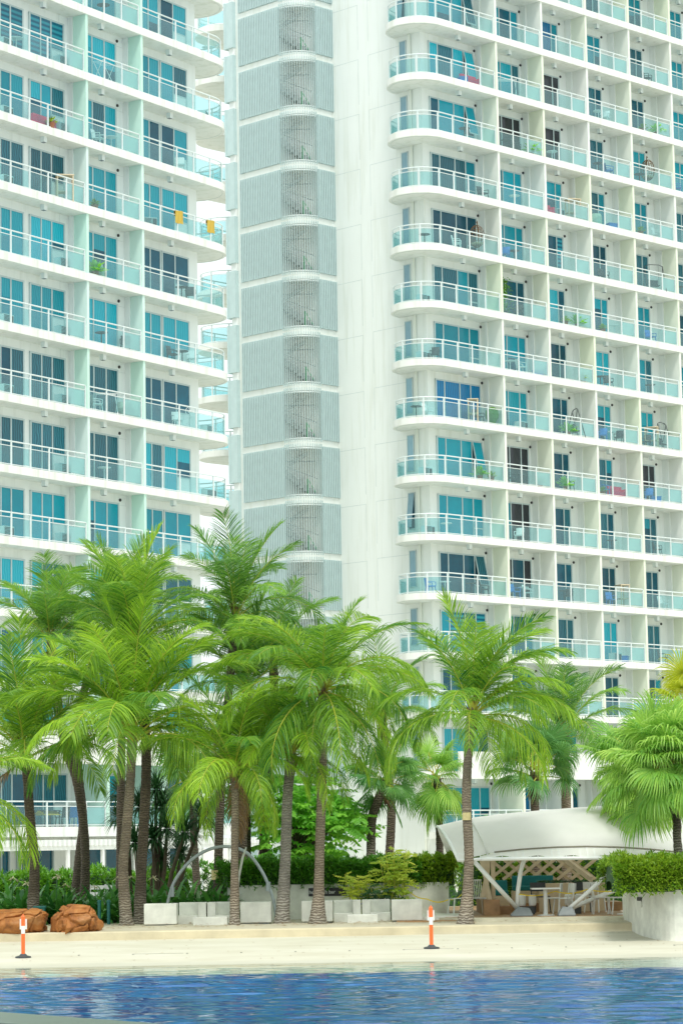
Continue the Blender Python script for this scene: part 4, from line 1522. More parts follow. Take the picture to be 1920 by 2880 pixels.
# bin
def bin_():
    p = at(113, 2575, 75.5)
    t = thing('litter_bin', 'small dark green bin standing behind the left boulder', 'bin', (p.x, 75.5, .55))
    g = MB(); g.prism([(-.14, -.14), (.14, -.14), (.14, .14), (-.14, .14)], 0, .1)
    g = MB()
    g.grid([[(-.12, -.12, 0), (.12, -.12, 0), (.12, .12, 0), (-.12, .12, 0), (-.12, -.12, 0)], [(-.15, -.15, .50), (.15, -.15, .50), (.15, .15, .50), (-.15, .15, .50), (-.15, -.15, .50)]])
    g.build('body', M['green_bin'], t)
    g = MB(); g.box(-.17, .17, -.17, .17, .50, .55); g.box(-.06, .06, -.19, -.17, .50, .54)
    g.build('lid', M['green_bin'], t, bevel=.01)
    g = MB(); g.box(-.07, .05, -.152, -.146, .17, .30)
    g.build('sticker', M['white'], t)
bin_()

# bollards
def bollard(label, px, Y):
    z = .048 * (Y - 62)
    t = thing('bollard', label, 'bollard', (X(px, 2670, Y), Y, z), 0, 'orange bollards on the pool beach')
    g = MB(); g.lathe([(.19, .0), (.185, .03), (.10, .05), (.06, .09)], seg=24); g.build('base', M['darkgrey'], t, smooth=False)
    g = MB(); g.lathe([(.045, .05), (.045, .56)], seg=16); g.lathe([(.045, .74), (.045, .94)], seg=16); g.build('post', M['orange'], t, smooth=False)
    g = MB(); g.lathe([(.047, .56), (.047, .74)], seg=16); g.build('reflective_sleeve', M['white'], t)
    g = MB(); g.lathe([(.045, .94), (.05, .95), (.03, .98), (.022, 1.0), (.01, 1.01)], seg=12); g.build('cap', M['orange'], t)
    g = MB(); g.box(-.085, .085, .048, .056, .66, .90); g.build('plate', M['white'], t)
bollard('orange and white bollard at the left, in front of the boulder', 66, 64.6)
bollard('orange and white bollard right of the middle, in front of the deck steps', 1213, 65.2)

# arch
def arch():
    Y = 76.2
    pts = [(468, 2585), (471, 2545), (490, 2482), (525, 2432), (562, 2402), (598, 2386), (632, 2381), (668, 2386), (704, 2407), (736, 2450), (757, 2495), (771, 2540), (777, 2590)]
    P = [at(x, y, Y) for x, y in pts]
    b = Vector((at(622, 2585, Y).x, Y, .5))
    t = thing('steel_arch', 'pale grey curved pipe arch spanning the left sofa', 'arch', b)
    g = MB()
    fine = []
    for i in range(len(P) - 1):
        a, b0, c, d = P[max(0, i - 1)], P[i], P[i + 1], P[min(len(P) - 1, i + 2)]
        for j in range(6):
            q = j / 6
            fine.append(.5 * ((2 * b0) + (c - a) * q + (2 * a - 5 * b0 + 4 * c - d) * q * q + (3 * b0 - a - 3 * c + d) * q ** 3) - b)
    fine.append(P[-1] - b)
    g.tube(fine, .047, 10); g.build('pipe', M['galv'], t, smooth=True)
    for px, py in ((482, 2508), (752, 2492)):
        q = at(px, py, Y) - b
        g = MB(); g.tube([q + Vector((.02, -.03, -.14)), q + Vector((.03, -.03, .12))], .065, 8); g.build('clamp', M['galv'], t)
    q = [at(x, y, Y - .3) - b for x, y in ((668, 2520), (672, 2465), (682, 2415), (692, 2383))]
    g = MB(); g.tube(q, [.03, .035, .035, .02], 7); g.build('spur_pipe', M['stone'], t, smooth=True)
arch()

# lilies
def lily_mesh(seed, l=1.0, n=26):
    r = random.Random(seed)
    g = MB()
    for i in range(n):
        a = i * GR + r.uniform(-.2, .2)
        e = R(lerp(84, 22, (i / (n - 1)) ** .8)) + r.uniform(-.15, .15)
        bend = r.uniform(.6, 1.7)
        ln = l * r.uniform(.75, 1.15)
        p = Vector((math.cos(a) * .05, math.sin(a) * .05, 0))
        ps = [p.copy()]
        for k in range(5):
            ee = e - bend * (k / 4) ** 1.6
            p = p + Vector((math.cos(a) * math.cos(ee), math.sin(a) * math.cos(ee), math.sin(ee))) * ln / 5
            ps.append(p.copy())
        g.ribbon(ps, Vector((-math.sin(a), math.cos(a), 0)), [.03, .055, .065, .06, .04, .003], 0, r.random())
    return g
LM = [lily_mesh(50 + i).mesh('leaves', M['lily']) for i in range(5)]
def flower_mesh(seed):
    r = random.Random(seed)
    g = MB()
    g.tube([(0, 0, .2), (.03, .02, .7), (.05, 0, 1.08)], [.02, .016, .014], 6, 1)
    for i in range(14):
        a = i * GR
        d = Vector((math.cos(a), math.sin(a), r.uniform(-.3, .9))).normalized()
        c = Vector((.05, 0, 1.08))
        g.ribbon([c, c + d * .09, c + d * .17 - Vector((0, 0, .04))], d.cross(Vector((0, 0, 1))).normalized(), [.008, .02, .006], 0)
    return g.mesh('flower_head', [M['petal'], M['lily']])
FM = flower_mesh(4)
def lilies():
    r = random.Random(6)
    for patch, xs, lab in ((0, range(-10, 285, 21), 'left of and behind the boulders'), (1, range(292, 470, 22), 'between the broadest palm and the left sofa'), (2, range(470, 640, 21), 'behind the left sofa under the arch')):
        for px in xs:
            for row in (0, 1):
                Y = 77.2 + row * 1.3 + r.uniform(-.3, .3)
                fl = row == 0 and r.random() < (.38 if patch == 0 else .15)
                t = thing('lily_clump', ('lily clump with a pale flower head ' if fl else 'broad leaved lily clump without flowers ') + lab, 'lily', (X(px + r.uniform(-8, 8), 2540, Y), Y, .5), r.uniform(0, 6), 'lily clumps ' + lab + (' in flower' if fl else ''))
                o = link('leaves', r.choice(LM), t)
                s = r.uniform(.95, 1.35)
                o.scale = (s, s, s * 1.05)
                if fl:
                    f = link('flower_head', FM, t)
                    q_ = r.uniform(.95, 1.3)
                    f.scale = (q_, q_, q_)
lilies()
def litter():
    r = random.Random(19)
    g = MB()
    for i in range(520):
        u = r.random()
        y = 69.8 + 5.5 * r.random()
        x = r.uniform(-9, 9)
        a = r.uniform(0, 6.28)
        leaf_quad(g, Vector((x, y, .60 + r.uniform(0, .02))), Vector((math.cos(a), math.sin(a), .1)), Vector((0, 0, 1)), r.uniform(.05, .22), .018, r.random())
    for i in range(90):
        y = r.uniform(63.2, 69.1); x = r.uniform(-9, 9); a = r.uniform(0, 6.28)
        leaf_quad(g, Vector((x, y, .048 * (y - 62) + .012)), Vector((math.cos(a), math.sin(a), .08)), Vector((0, 0, 1)), r.uniform(.04, .12), .014, r.random())
    tag(g.build('leaf_litter', M['dryleaf']), 'scattered dry leaf bits on the sand and beach paving', 'leaf litter', kind='stuff')
litter()

# shrubs in front of the long planter
def cane_plant(name, label, pxs, Y, top, n_leaf, mat, seed, size, z0=.5, lowf=.25):
    r = random.Random(seed)
    bx = X(sum(pxs) / len(pxs), 2560, Y)
    t = thing(name, label, 'shrub', (bx, Y, z0))
    g = MB(); lf = MB()
    for px in pxs:
        x = X(px, 2560, Y) - bx
        h = at(px, top + r.uniform(-6, 30), Y).z - z0
        tip = Vector((x * 1.25 + r.uniform(-.1, .1), r.uniform(-.3, .3), h))
        s = Vector((x * .45, r.uniform(-.15, .15), -.05))
        m_ = s.lerp(tip, .5) + Vector((x * .05, 0, .05))
        g.tube([s, m_, tip], [.016, .014, .008], 5)
        for i in range(n_leaf):
            f = lowf + (1 - lowf) * (i + r.random()) / n_leaf
            p = s.lerp(tip, f)
            a = r.uniform(0, 6.28)
            d = Vector((math.cos(a), math.sin(a), r.uniform(-.1, .7))).normalized()
            compound(lf, p, d, 5, size * r.uniform(.8, 1.2), r)
    g.build('canes', M['rachis'], t)
    lf.build('foliage', M[mat], t)
cane_plant('bamboo_palm', 'tall yellow green bamboo palm on canes, right of the black sign', [1092, 1100, 1110, 1118, 1126, 1135, 1145, 1085], 75.6, 2392, 20, 'variegated', 3, .36, lowf=.3)
cane_plant('croton_shrub', 'yellow speckled shrub just right of the black sign', [985, 995, 1005, 1015, 1025, 1036, 1000, 1018], 75.7, 2456, 24, 'variegated', 4, .30, lowf=.05)
cane_plant('lady_palm', 'dark green lady palm between the speckled shrub and the bamboo palm', [1045, 1055, 1065, 1075, 1085, 1095], 75.5, 2492, 22, 'drac', 5, .36, lowf=.1)

# right planter
def planter_right():
    xe = X(1776, 2620, 69.3)
    ell = [(xe + .8 - .8 * math.cos(a), 69.3 - 3.3 * math.sin(a)) for a in [R(90) * i / 12 for i in range(13)]]
    poly = [(xe, 71.5)] + ell + [(xe + 9, 65.9), (xe + 9, 71.5)]
    poly = [(x - xe, y - 66) for x, y in poly]
    t = thing('planter_wall', 'tall cream planter with a rounded corner at the right edge', 'wall', (xe, 66, 0))
    g = MB(); g.prism(list(reversed(poly)), .05, 1.42)
    g.build('wall_body', M['stone'], t)
    p = at(1788, 2530, 68.0)
    g = MB()
    q0 = at(1782, 2551, 67.9); q1 = at(1793, 2526, 67.9)
    # plate set tangent on the curve
    a = math.asin(min(1, (69.3 - 67.9) / 3.3))
    cx, cy = xe + .8 - .8 * math.cos(a), 69.3 - 3.3 * math.sin(a)
    tx, ty = .8 * math.sin(a), -3.3 * math.cos(a)
    o = tag(link('wall_plaque', None, None, (cx, cy, q0.z), math.atan2(ty, tx)), 'small black and white notice plate on the rounded planter', 'sign')
    g.box(-.22, .22, -.03, -.003, 0, .24); g.build('lower_plate', M['stone'], o)
    g = MB(); g.box(-.22, .22, -.034, -.003, .15, .24); g.build('upper_plate', M['black'], o)
planter_right()

# notices on the stems
def notice(label, px, py, w, h, Y):
    p = at(px, py, Y)
    s = Y / F
    g = MB(); 
    rows = []
    for i in range(7):
        a = R(lerp(-60, 60, i / 6))
        rows.append([(math.sin(a) * .125, -math.cos(a) * .125 + .0, -h * s / 2), (math.sin(a) * .125, -math.cos(a) * .125, h * s / 2)])
    g.grid(rows)
    tag(g.build('notice', M['paper'], None, (p.x, p.y + .0, p.z)), label, 'notice')
notice('yellowed paper square on the stem of the windswept right palm', 1311, 2296, 18, 21, 70.26)
notice('yellowed paper square low on the dark stem left of the arch', 606, 2461, 17, 26, 77.95)

# pale garden bench and dark posts behind the lilies
def bench():
    a, b = at(250, 2500, 84), at(338, 2472, 84)
    t = thing('garden_bench', 'white slatted bench behind the lilies left of the broadest palm', 'bench', (a.x, 84, .5))
    W = b.x - a.x
    for z in (1.0, 1.2, 1.4):
        g = MB(); g.box(0, W, 0, .04, z - .5, z - .38); g.build('back_slat', M['white'], t)
    g = MB(); g.box(0, W, -.5, 0, .4, .46); g.build('seat', M['white'], t)
    for x in (0, W / 2, W - .06):
        g = MB(); g.box(x, x + .06, .041, .09, 0, 1.05); g.build('post', M['white'], t)
bench()
for px, lab in ((280, 'dark green post behind the right boulder, the left one of two'), (306, 'dark green post behind the right boulder, the right one of two')):
    p = at(px, 2570, 75)
    g = MB(); g.lathe([(.045, -.03), (.045, .62), (.055, .63), (.055, .68), (.02, .70)], seg=10)
    tag(g.build('garden_post', M['green_bin'], None, (p.x, 75, .55)), lab, 'post')

# ================================================================== BAR PAVILION
ZD = .66
def bar():
    # deck with kerb and two steps
    x0, x1 = X(1322, 2590, 71.6), X(1800, 2590, 71.6)
    g = MB()
    poly = [(x0, 72.1)] + arc(x0 + .5, 72.05, .5, R(180), R(270), 6) + [(x0 + 2, 71.45), (x1, 71.3), (x1, 86), (x0 - 1.2, 86), (x0 - 1.2, 74)]
    g.prism(poly, .4, ZD)
    o = g.build('bar_deck', plain('deck_concrete', (0.60, 0.57, 0.44), .8, .2, 1.5)); struct(o)
    g = MB()
    g.prism([(x0 + .5, 72.6), (x1, 71.9), (x1, 85.5), (x0 - .6, 85.5), (x0 - .6, 73.2)], ZD, ZD + .006)
    struct(g.build('deck_boards', M['wood']))
    g = MB()
    g.box(x0 - 1.9, x0 - .02, 72.6, 73.9, .5, .60)
    g.box(x0 - 1.9, x0 - .02, 73.3, 76, .5, .70, 1)
    struct(g.build('deck_steps', [M['wood'], M['stone']]))
    # roof
    Yf, Yr, Yb = 72.4, 76.0, 80.0
    base = Vector((X(1609, 2417, 76), 76, 2.1))
    t = thing('bar_pavilion', 'open beach bar under a white boat shaped membrane roof on raking struts', 'pavilion', base)
    px_l = [1231, 1285, 1338, 1420, 1520, 1609, 1705, 1800, 1889, 1990, 2150]
    hem = [2418, 2409, 2397, 2389, 2383, 2381, 2383, 2389, 2398, 2408, 2418]
    rdg = [2322, 2309, 2298, 2288, 2279, 2272, 2266, 2266, 2272, 2284, 2318]
    rows = []
    ns, nphi = 44, 20
    for i in range(ns + 1):
        s = i / ns
        px = lerp(1231, 2150, s)
        zh = at(px, interp(px_l, hem, px), Yf).z
        zr = at(px, interp(px_l, rdg, px), Yr).z
        row = []
        for j in range(nphi + 1):
            f = math.pi * j / nphi
            y = Yr - (Yr - Yf) * math.cos(f)
            lift = math.sin(f) ** .9 if 0 < j < nphi else 0
            sag = -.035 * math.sin(f * 1) * math.cos(s * 40) * 0
            z = zh + (zr - zh) * lift + sag
            # raking ends: the eaves stop short of the ridge
            end = (1 - math.sin(f)) * .42
            ps = 1231 + (px - 1231)
            xx = X(ps, 2350, Yr)
            xl, xr = X(1231, 2350, Yr), X(2150, 2350, Yr)
            xx = lerp(xl + end, xr - end, (xx - xl) / (xr - xl))
            row.append(Vector((xx, y, z)) - base)
        rows.append(row)
    g = MB(); g.grid(rows)
    ro = g.build('membrane_roof', M['membrane'], t, smooth=True)
    # seam arch near the prow, hem cable, lower flap, eaves truss
    k = 4
    g = MB(); g.tube([p + Vector((0, -.02, .015)) for p in rows[k][:11]], .03, 6); g.build('seam_rib', M['membrane'], ro, smooth=True)
    g = MB(); g.tube([r_[0] + Vector((0, -.02, 0)) for r_ in rows[5:]], .022, 6); g.build('hem_cable', M['membranedark'], ro)
    g = MB()
    fl, tubep = [], []
    for i in range(3, ns + 1):
        p = rows[i][0]
        ztube = at(lerp(1231, 2150, i / ns), 2418 - 4 * math.sin(math.pi * i / ns), 72.0).z - base.z
        fl.append([p + Vector((0, -.01, -.02)), Vector((p.x, -4.05, ztube + .05 + .03 * math.sin(i * 1.3)))])
        tubep.append(Vector((p.x, -4.1, ztube)))
    g.grid(fl); g.build('eaves_flap', M['membrane'], t, smooth=True)
    pr = [rows[0][j] + Vector((-.02, 0, -.03)) for j in range(0, 11)]
    g = MB(); g.tube([tubep[0]] + tubep[1:], .05, 8); g.tube(list(reversed(pr)) + [tubep[0]], .045, 8); g.build('eaves_tube', M['white'], t, smooth=True)
    g = MB()
    for i in range(0, len(fl), 1):
        g.bar(tubep[i] + Vector((0, .0, .0)), fl[i][0] + Vector((0, .06, .0)), .025, .05)
    for j in range(1, 9):
        g.bar(pr[j], rows[2][j] + Vector((0, 0, -.08)), .03, .03)
    g.build('eaves_bracket', M['white'], t)
    # raking struts from two cast feet
    def foot(px, py, Y, w_):
        p = at(px, py, Y)
        q = Vector((p.x, Y, ZD)) - base
        g = MB()
        g.prism([(q.x - w_ / 2, q.y - .22), (q.x + w_ / 2, q.y - .22), (q.x + w_ / 2, q.y + .22), (q.x - w_ / 2, q.y + .22)], q.z, q.z + .05)
        vs_ = [(q.x - w_ / 2, q.y - .2, q.z + .05), (q.x + w_ / 2, q.y - .2, q.z + .05), (q.x + w_ / 2, q.y + .2, q.z + .05), (q.x - w_ / 2, q.y + .2, q.z + .05),
               (q.x - .1, q.y - .1, q.z + .26), (q.x + w_ * .36, q.y - .1, q.z + .22), (q.x + w_ * .36, q.y + .1, q.z + .22), (q.x - .1, q.y + .1, q.z + .26)]
        g.add(vs_, [(4, 5, 6, 7), (0, 1, 5, 4), (1, 2, 6, 5), (2, 3, 7, 6), (3, 0, 4, 7)])
        g.build('strut_foot', M['midgrey'], t, bevel=.015)
        return Vector((p.x, Y, ZD + .2))
    f1 = foot(1466, 2574, 73.0, .58)
    f2 = foot(1592, 2576, 72.6, .46)
    def strut(a, pts, r=.058):
        g = MB(); g.tube([a - base] + [at(x, y, Y) - base for x, y, Y in pts], r, 10); g.build('strut', M['white'], t, smooth=True)
    strut(f1 + Vector((-.1, 0, 0)), [(1400, 2497, 72.6), (1330, 2420, 72.2)], .06)
    strut(f1 + Vector((-.12, 0, 0)), [(1456, 2500, 73), (1463, 2450, 73), (1474, 2412, 72.8)], .06)
    strut(f2 + Vector((.08, 0, 0)), [(1650, 2512, 72.6), (1715, 2450, 72.4), (1740, 2420, 72.2)], .06)
    strut(f2 + Vector((.1, 0, 0)), [(1680, 2523, 74), (1765, 2489, 76), (1830, 2440, 78)], .06)
    # timber lattice at the back
    g = MB()
    Yl = 79.2
    for i in range(7):
        xa = 1375 + i * 38
        for sgn in (1, -1):
            a, b = at(xa if sgn > 0 else xa + 72, 2415, Yl) - base, at(xa + 72 if sgn > 0 else xa, 2474, Yl) - base
            b_ = b + Vector((0, .05 * sgn, 0)); a_ = a + Vector((0, .05 * sgn, 0))
            g.bar(a_, b_, .07, .09)
    g.build('timber_lattice', M['palewood'], t)
    g = MB(); g.bar(at(1585, 2415, 77) - base, at(1662, 2473, 75.5) - base, .1, .14); g.build('timber_beam', M['palewood'], t)
    # fluted timber column at the left
    g = MB()
    for i, (xa, xb) in enumerate(((1352, 1378), (1362, 1370), (1372, 1366), (1384, 1388))):
        g.bar(at(xa, 2415, 75) - base, at(xb, 2532, 75) + Vector((0, .06 * i, 0)) - base, .07, .11)
        g.bar(at(xb, 2415, 75.1) - base, at(xa, 2532, 75.1) + Vector((0, .05 * i, 0)) - base, .06, .10)
    g.build('timber_column', M['palewood'], t)
    # raised timber plinth and steps under the column
    g = MB()
    pa, pb = at(1361, 2573, 74.5), at(1404, 2530, 74.5)
    g.box(pa.x - base.x, pb.x - base.x, -1.5, 3, ZD - base.z, pb.z - base.z)
    pb2 = at(1436, 2549, 74.8)
    g.box(pb.x - base.x, pb2.x - base.x, -1.0, 3, ZD - base.z, pb2.z - base.z)
    g.box(pb2.x - base.x, at(1740, 2500, 78).x - base.x, 1.2, 3, ZD - base.z, .25 + ZD - base.z)
    g.build('timber_plinth', M['wood'], t)
    # rear rail
bar()
def counter():
    a, b = at(1515, 2535, 77.0), at(1700, 2482, 77.0)
    t = thing('bar_counter', 'pale timber bar counter with a dark planted top inside the bar', 'counter', (a.x, 77, ZD))
    g = MB(); g.box(0, b.x - a.x, 0, .7, 0, b.z - ZD); g.build('front_panel', M['palewood'], t, bevel=.01)
    g = MB()
    r = random.Random(3)
    for i in range(300):
        p = Vector((r.uniform(0, b.x - a.x), r.uniform(.1, .6), b.z - ZD))
        leaf_quad(g, p, Vector((r.gauss(0, .6), r.gauss(0, .6), 1)).normalized(), Vector((1, 0, 0)), .13, .03, r.random())
    g.build('planting', M['drac'], t)
counter()
def booth(label, xa, xb, ya, yb, Y):
    a, b = at(xa, yb, Y), at(xb, ya, Y)
    t = thing('booth_seat', label, 'booth seat', (a.x, Y, ZD))
    W = b.x - a.x
    g = MB(); g.box(0, W, 0, .6, 0, b.z - ZD - .42); g.build('base', M['palewood'], t)
    g = MB(); g.box(.02, W - .02, .0, .46, b.z - ZD - .418, b.z - ZD - .28); g.build('seat_cushion', M['teal'], t, bevel=.03)
    g = MB(); g.box(.02, W - .02, .47, .6, b.z - ZD - .418, b.z - ZD); g.build('back_cushion', M['teal'], t, bevel=.03)
booth('long teal cushioned booth at the back of the bar', 1440, 1560, 2462, 2500, 77.8)
booth('small teal cushioned booth beside the timber column', 1390, 1430, 2476, 2515, 76.4)

def chair_parts(mat, style):
    ps = {}
    g = MB()
    if style == 'solid': g.box(-.22, .22, -.21, .21, .43, .46)
    else:
        for i in range(9): g.box(-.22 + i * .05, -.195 + i * .05, -.22, .22, .43, .45)
        g.box(-.22, .23, -.22, -.20, .42, .452); g.box(-.22, .23, .20, .22, .42, .452)
    ps['seat'] = [g.mesh('seat', mat)]
    g = MB()
    if style == 'solid':
        g.grid([[(x, .20 + .05 * (z - .5) - .06 * (1 - (x / .21) ** 2) + .06, z) for x in (-.21, -.12, 0, .12, .21)] for z in (.60, .70, .80, .84)])
        rows = [[(x, .225 + .05 * (z - .5) - .06 * (1 - (x / .21) ** 2) + .06, z) for x in (-.21, -.12, 0, .12, .21)] for z in (.60, .70, .80, .84)]
        g.grid(rows)
        for x in (-.2, .2): g.bar((x, .2, .43), (x, .25, .84), .03, .03)
    else:
        for i in range(9): g.bar((-.2 + i * .05, .21, .44), (-.2 + i * .05, .33, .92), .018, .018)
        g.bar((-.22, .33, .92), (.22, .33, .92), .03, .03)
    ps['backrest'] = [g.mesh('backrest', mat)]
    ps['leg'] = []
    for x, y in ((-1, -1), (1, -1), (1, 1), (-1, 1)):
        g = MB(); g.bar((x * .19, y * .18, .43), (x * .22, y * .23, 0), .03, .03)
        ps['leg'].append(g.mesh('leg', mat))
    return ps
CH = {'white': chair_parts(M['white'], 'solid'), 'wire': chair_parts(M['white'], 'wire'), 'dark': chair_parts(M['darkgrey'], 'solid')}
def chair(label, kind, px, py, Y, rz, z=ZD, group=None):
    t = thing('chair', label, 'chair', (X(px, py, Y), Y, z + .006), rz, group)
    for n_, ms in CH[kind].items():
        for me in ms: link(n_, me, t)
chair('white chair pushed in at the right of the left bar table', 'white', 1552, 2570, 74.0, R(-95))
chair('white chair nearest the grey strut foot, facing left', 'white', 1584, 2570, 73.6, R(-75))
chair('white chair in the right group, seen from the side left of the right table', 'white', 1690, 2575, 73.9, R(90))
chair('white chair nearest the right bar table', 'white', 1738, 2577, 73.4, R(-80))
chair('white chair at the back of the right bar group', 'white', 1672, 2560, 75.6, R(150))
chair('dark chair deeper inside the bar in front of the counter', 'dark', 1640, 2558, 76.0, R(170))
chair('dark chair in the shade behind the left bar table', 'dark', 1520, 2558, 76.0, R(160))
chair('white wire chair at the left, turned sideways beside the cream wall', 'wire', 1288, 2560, 75.0, R(-70), .68)
chair('white wire chair facing out, right of the windswept palm stem', 'wire', 1340, 2560, 75.2, R(10), .68)
def table(label, px, py, Y):
    t = thing('bar_table', label, 'table', (X(px, py, Y), Y, ZD + .006))
    g = MB(); g.box(-.38, .38, -.35, .35, .70, .735); g.build('tabletop', M['white'], t, bevel=.008)
    g = MB(); g.lathe([(.055, .03), (.055, .70)], seg=14); g.build('pedestal', M['white'], t)
    g = MB(); g.lathe([(.24, .0), (.24, .02), (.06, .04)], seg=20); g.build('foot', M['white'], t)
table('white pedestal table between the two strut feet of the bar', 1534, 2573, 73.2)
table('white pedestal table beside the tall right planter', 1759, 2577, 73.2)
def flood(label, px, Y):
    t = thing('floodlight', label, 'lamp', (X(px, 2548, Y), Y, ZD + .006))
    g = MB(); g.box(-.2, .2, -.1, .1, 0, .22); g.build('stand', M['darkgrey'], t)
    for s in (-1, 1):
        g = MB(); g.lathe([(.09, .0), (.105, .05), (.105, .26), (.07, .29)], (s * .14, 0, .24), 14); o = g.build('lamp_head', M['white'], t)
flood('pair of white floodlight cans behind the left strut foot', 1482, 74.6)
flood('pair of white floodlight cans behind the right strut foot', 1612, 74.6)
def tape(label, pts):
    P = [at(x, y, Y) for x, y, Y in pts]
    b = P[0].copy()
    g = MB()
    rows = []
    for i in range(len(P) - 1):
        for j in range(8):
            q = P[i].lerp(P[i + 1], j / 8) - b
            q.z -= .08 * math.sin(math.pi * j / 8)
            rows.append([q, q + Vector((0, .01, .028))])
    rows.append([P[-1] - b, P[-1] - b + Vector((0, .01, .05))])
    g.grid(rows)
    tag(g.build('caution_tape', M['tape'], None, b), label, 'tape')
tape('yellow caution tape strung across the front of the bar', [(1458, 2516, 72.9), (1560, 2508, 73.6), (1650, 2503, 73.6), (1770, 2498, 73.2)])
tape('yellow caution tape sagging in front of the cream wall left of the bar', [(1140, 2500, 76.6), (1200, 2530, 76), (1262, 2531, 75.6), (1305, 2508, 74.5)])

# ================================================================== THINGS ON THE BALCONIES
def item_meshes():
    d = {}
    def chair_one(mat):
        g = MB()
        g.box(-.22, .22, -.22, .22, .40, .44)
        g.grid([[(x, .21 - .05 * (1 - (x / .22) ** 2) + (z - .44) * .18, z) for x in (-.22, -.1, 0, .1, .22)] for z in (.44, .6, .78, .86)])
        for x, y in ((-1, -1), (1, -1), (1, 1), (-1, 1)): g.bar((x * .19, y * .18, .41), (x * .22, y * .22, 0), .035, .035)
        for x in (-.23, .23): g.bar((x, -.2, .62), (x, .24, .66), .04, .03); g.bar((x, -.2, .62), (x, -.2, .41), .03, .03)
        return g.mesh('chair', mat)
    d['white chair'] = ('plastic_chair', chair_one(M['white']), 'chair')
    d['dark chair'] = ('plastic_chair', chair_one(M['darkgrey']), 'chair')
    d['blue chair'] = ('plastic_chair', chair_one(M['blue']), 'chair')
    def tab(mat):
        g = MB(); g.lathe([(.3, .66), (.31, .675), (.3, .69)], seg=18); g.lathe([(.03, .02), (.03, .67)], seg=8); g.lathe([(.2, 0), (.2, .02), (.04, .05)], seg=14)
        return g.mesh('round_table', mat)
    d['dark round table'] = ('round_table', tab(M['darkgrey']), 'table')
    d['white round table'] = ('round_table', tab(M['white']), 'table')
    g = MB(); g.box(-.33, .33, -.2, .2, .02, .52)
    for i in range(7): g.box(-.30, .05, -.212, -.2, .08 + i * .06, .11 + i * .06, 1)
    g.box(.1, .3, -.206, -.2, .08, .46, 1)
    for x in (-.28, .22): g.box(x, x + .06, -.2, .2, 0, .02, 1)
    d['box air conditioner'] = ('air_conditioner', g.mesh('air_conditioner', [M['louvre'], M['darkgrey']]), 'air conditioner')
    def plant(seed, h, mat):
        r = random.Random(seed)
        g = MB(); g.lathe([(.12, 0), (.17, .28), (.175, .3), (.15, .3)], seg=12)
        for i in range(70):
            a, u = i * GR, r.uniform(.1, 1)
            dd = Vector((math.cos(a) * (1.1 - u), math.sin(a) * (1.1 - u), u)).normalized()
            p = Vector((0, 0, .28)) + dd * r.uniform(0, h * .5)
            leaf_quad(g, p, (dd + Vector((r.gauss(0, .3), r.gauss(0, .3), 0))).normalized(), Vector((0, 0, 1)), h * .5, h * .10, r.random(), 1)
        return g.mesh('potted_plant', [M['pot'], M[mat]])
    d['leafy potted plant'] = ('potted_plant', plant(1, .75, 'broad'), 'plant')
    d['small potted plant'] = ('potted_plant', plant(2, .4, 'hedgelt'), 'plant')
    # hanging egg chair on its stand
    g = MB()
    g.tube([(.35, 0, 0.02), (.5, 0, .6), (.42, 0, 1.5), (.1, 0, 1.95), (-.1, 0, 1.8)], .025, 6)
    g.lathe([(.45, 0), (.45, .03), (.42, .04)], seg=16)
    for i in range(14):
        a = R(360) * i / 14
        if -.9 < math.cos(a + R(90)) < .55 or i % 2:
            g.tube([(-.1 + .42 * math.cos(a) * math.sin(f), .42 * math.sin(a) * math.sin(f), 1.05 - .62 * math.cos(f)) for f in [math.pi * k / 10 for k in range(11)]], .014, 5)
    for zz in range(7):
        f = math.pi * (zz + 1.2) / 9.5
        g.tube([(-.1 + .42 * math.cos(a) * math.sin(f), .42 * math.sin(a) * math.sin(f), 1.05 - .62 * math.cos(f)) for a in [R(20 + 320 * k / 18) for k in range(19)]], .012, 4)
    g.lathe([(.10, .55), (.3, .6), (.32, .68), (.2, .72)], (-.1, 0, 0), 14, 1)
    d['brown wicker hanging egg chair'] = ('hanging_chair', g.mesh('hanging_chair', [M['dry'], M['palewood']]), 'hanging chair')
    # A-frame swing
    g = MB()
    for x in (-.6, .6):
        g.tube([(x, -.4, 0), (x * .9, 0, 1.6)], .02, 6); g.tube([(x, .4, 0), (x * .9, 0, 1.6)], .02, 6)
    g.tube([(-.56, 0, 1.58), (-.3, 0, 1.68), (.3, 0, 1.68), (.56, 0, 1.58)], .02, 6)
    g.box(-.3, .3, -.18, .18, .40, .44); g.box(-.3, .3, .16, .2, .44, .8)
    for x in (-.3, .3): g.tube([(x, 0, .44), (x * .9, 0, 1.66)], .008, 4)
    d['dark metal frame swing seat'] = ('swing_seat', g.mesh('swing_seat', M['darkgrey']), 'swing')
    # drying rack
    g = MB()
    for x in (-.5, .5):
        g.bar((x, -.25, 0), (x, .25, 1.0), .025, .025); g.bar((x, .25, 0), (x, -.25, 1.0), .025, .025)
    for i in range(6): g.bar((-.5, -.25 + i * .1, 1.0), (.5, -.25 + i * .1, 1.0), .012, .012)
    d['white folding drying rack'] = ('drying_rack', g.mesh('drying_rack', M['white']), 'drying rack')
    def towel(mat):
        g = MB()
        rows = []
        for j in range(9):
            t = j / 8
            rows.append([(x, -.045 + .012 * math.sin(x * 22 + t * 3), 1.44 - .62 * t + .02 * math.sin(x * 9)) for x in [-.3 + .06 * q for q in range(11)]])
        back = [[(x, .045, 1.46 - .3 * t) for x in [-.3 + .06 * q for q in range(11)]] for t in (1, .5, 0)]
        g.grid(back + rows)
        return g.mesh('towel', mat)
    d['yellow towel on the rail'] = ('towel', towel(M['yellow']), 'towel')
    d['orange cloth hung over the rail'] = ('towel', towel(M['orange']), 'towel')
    g = MB()
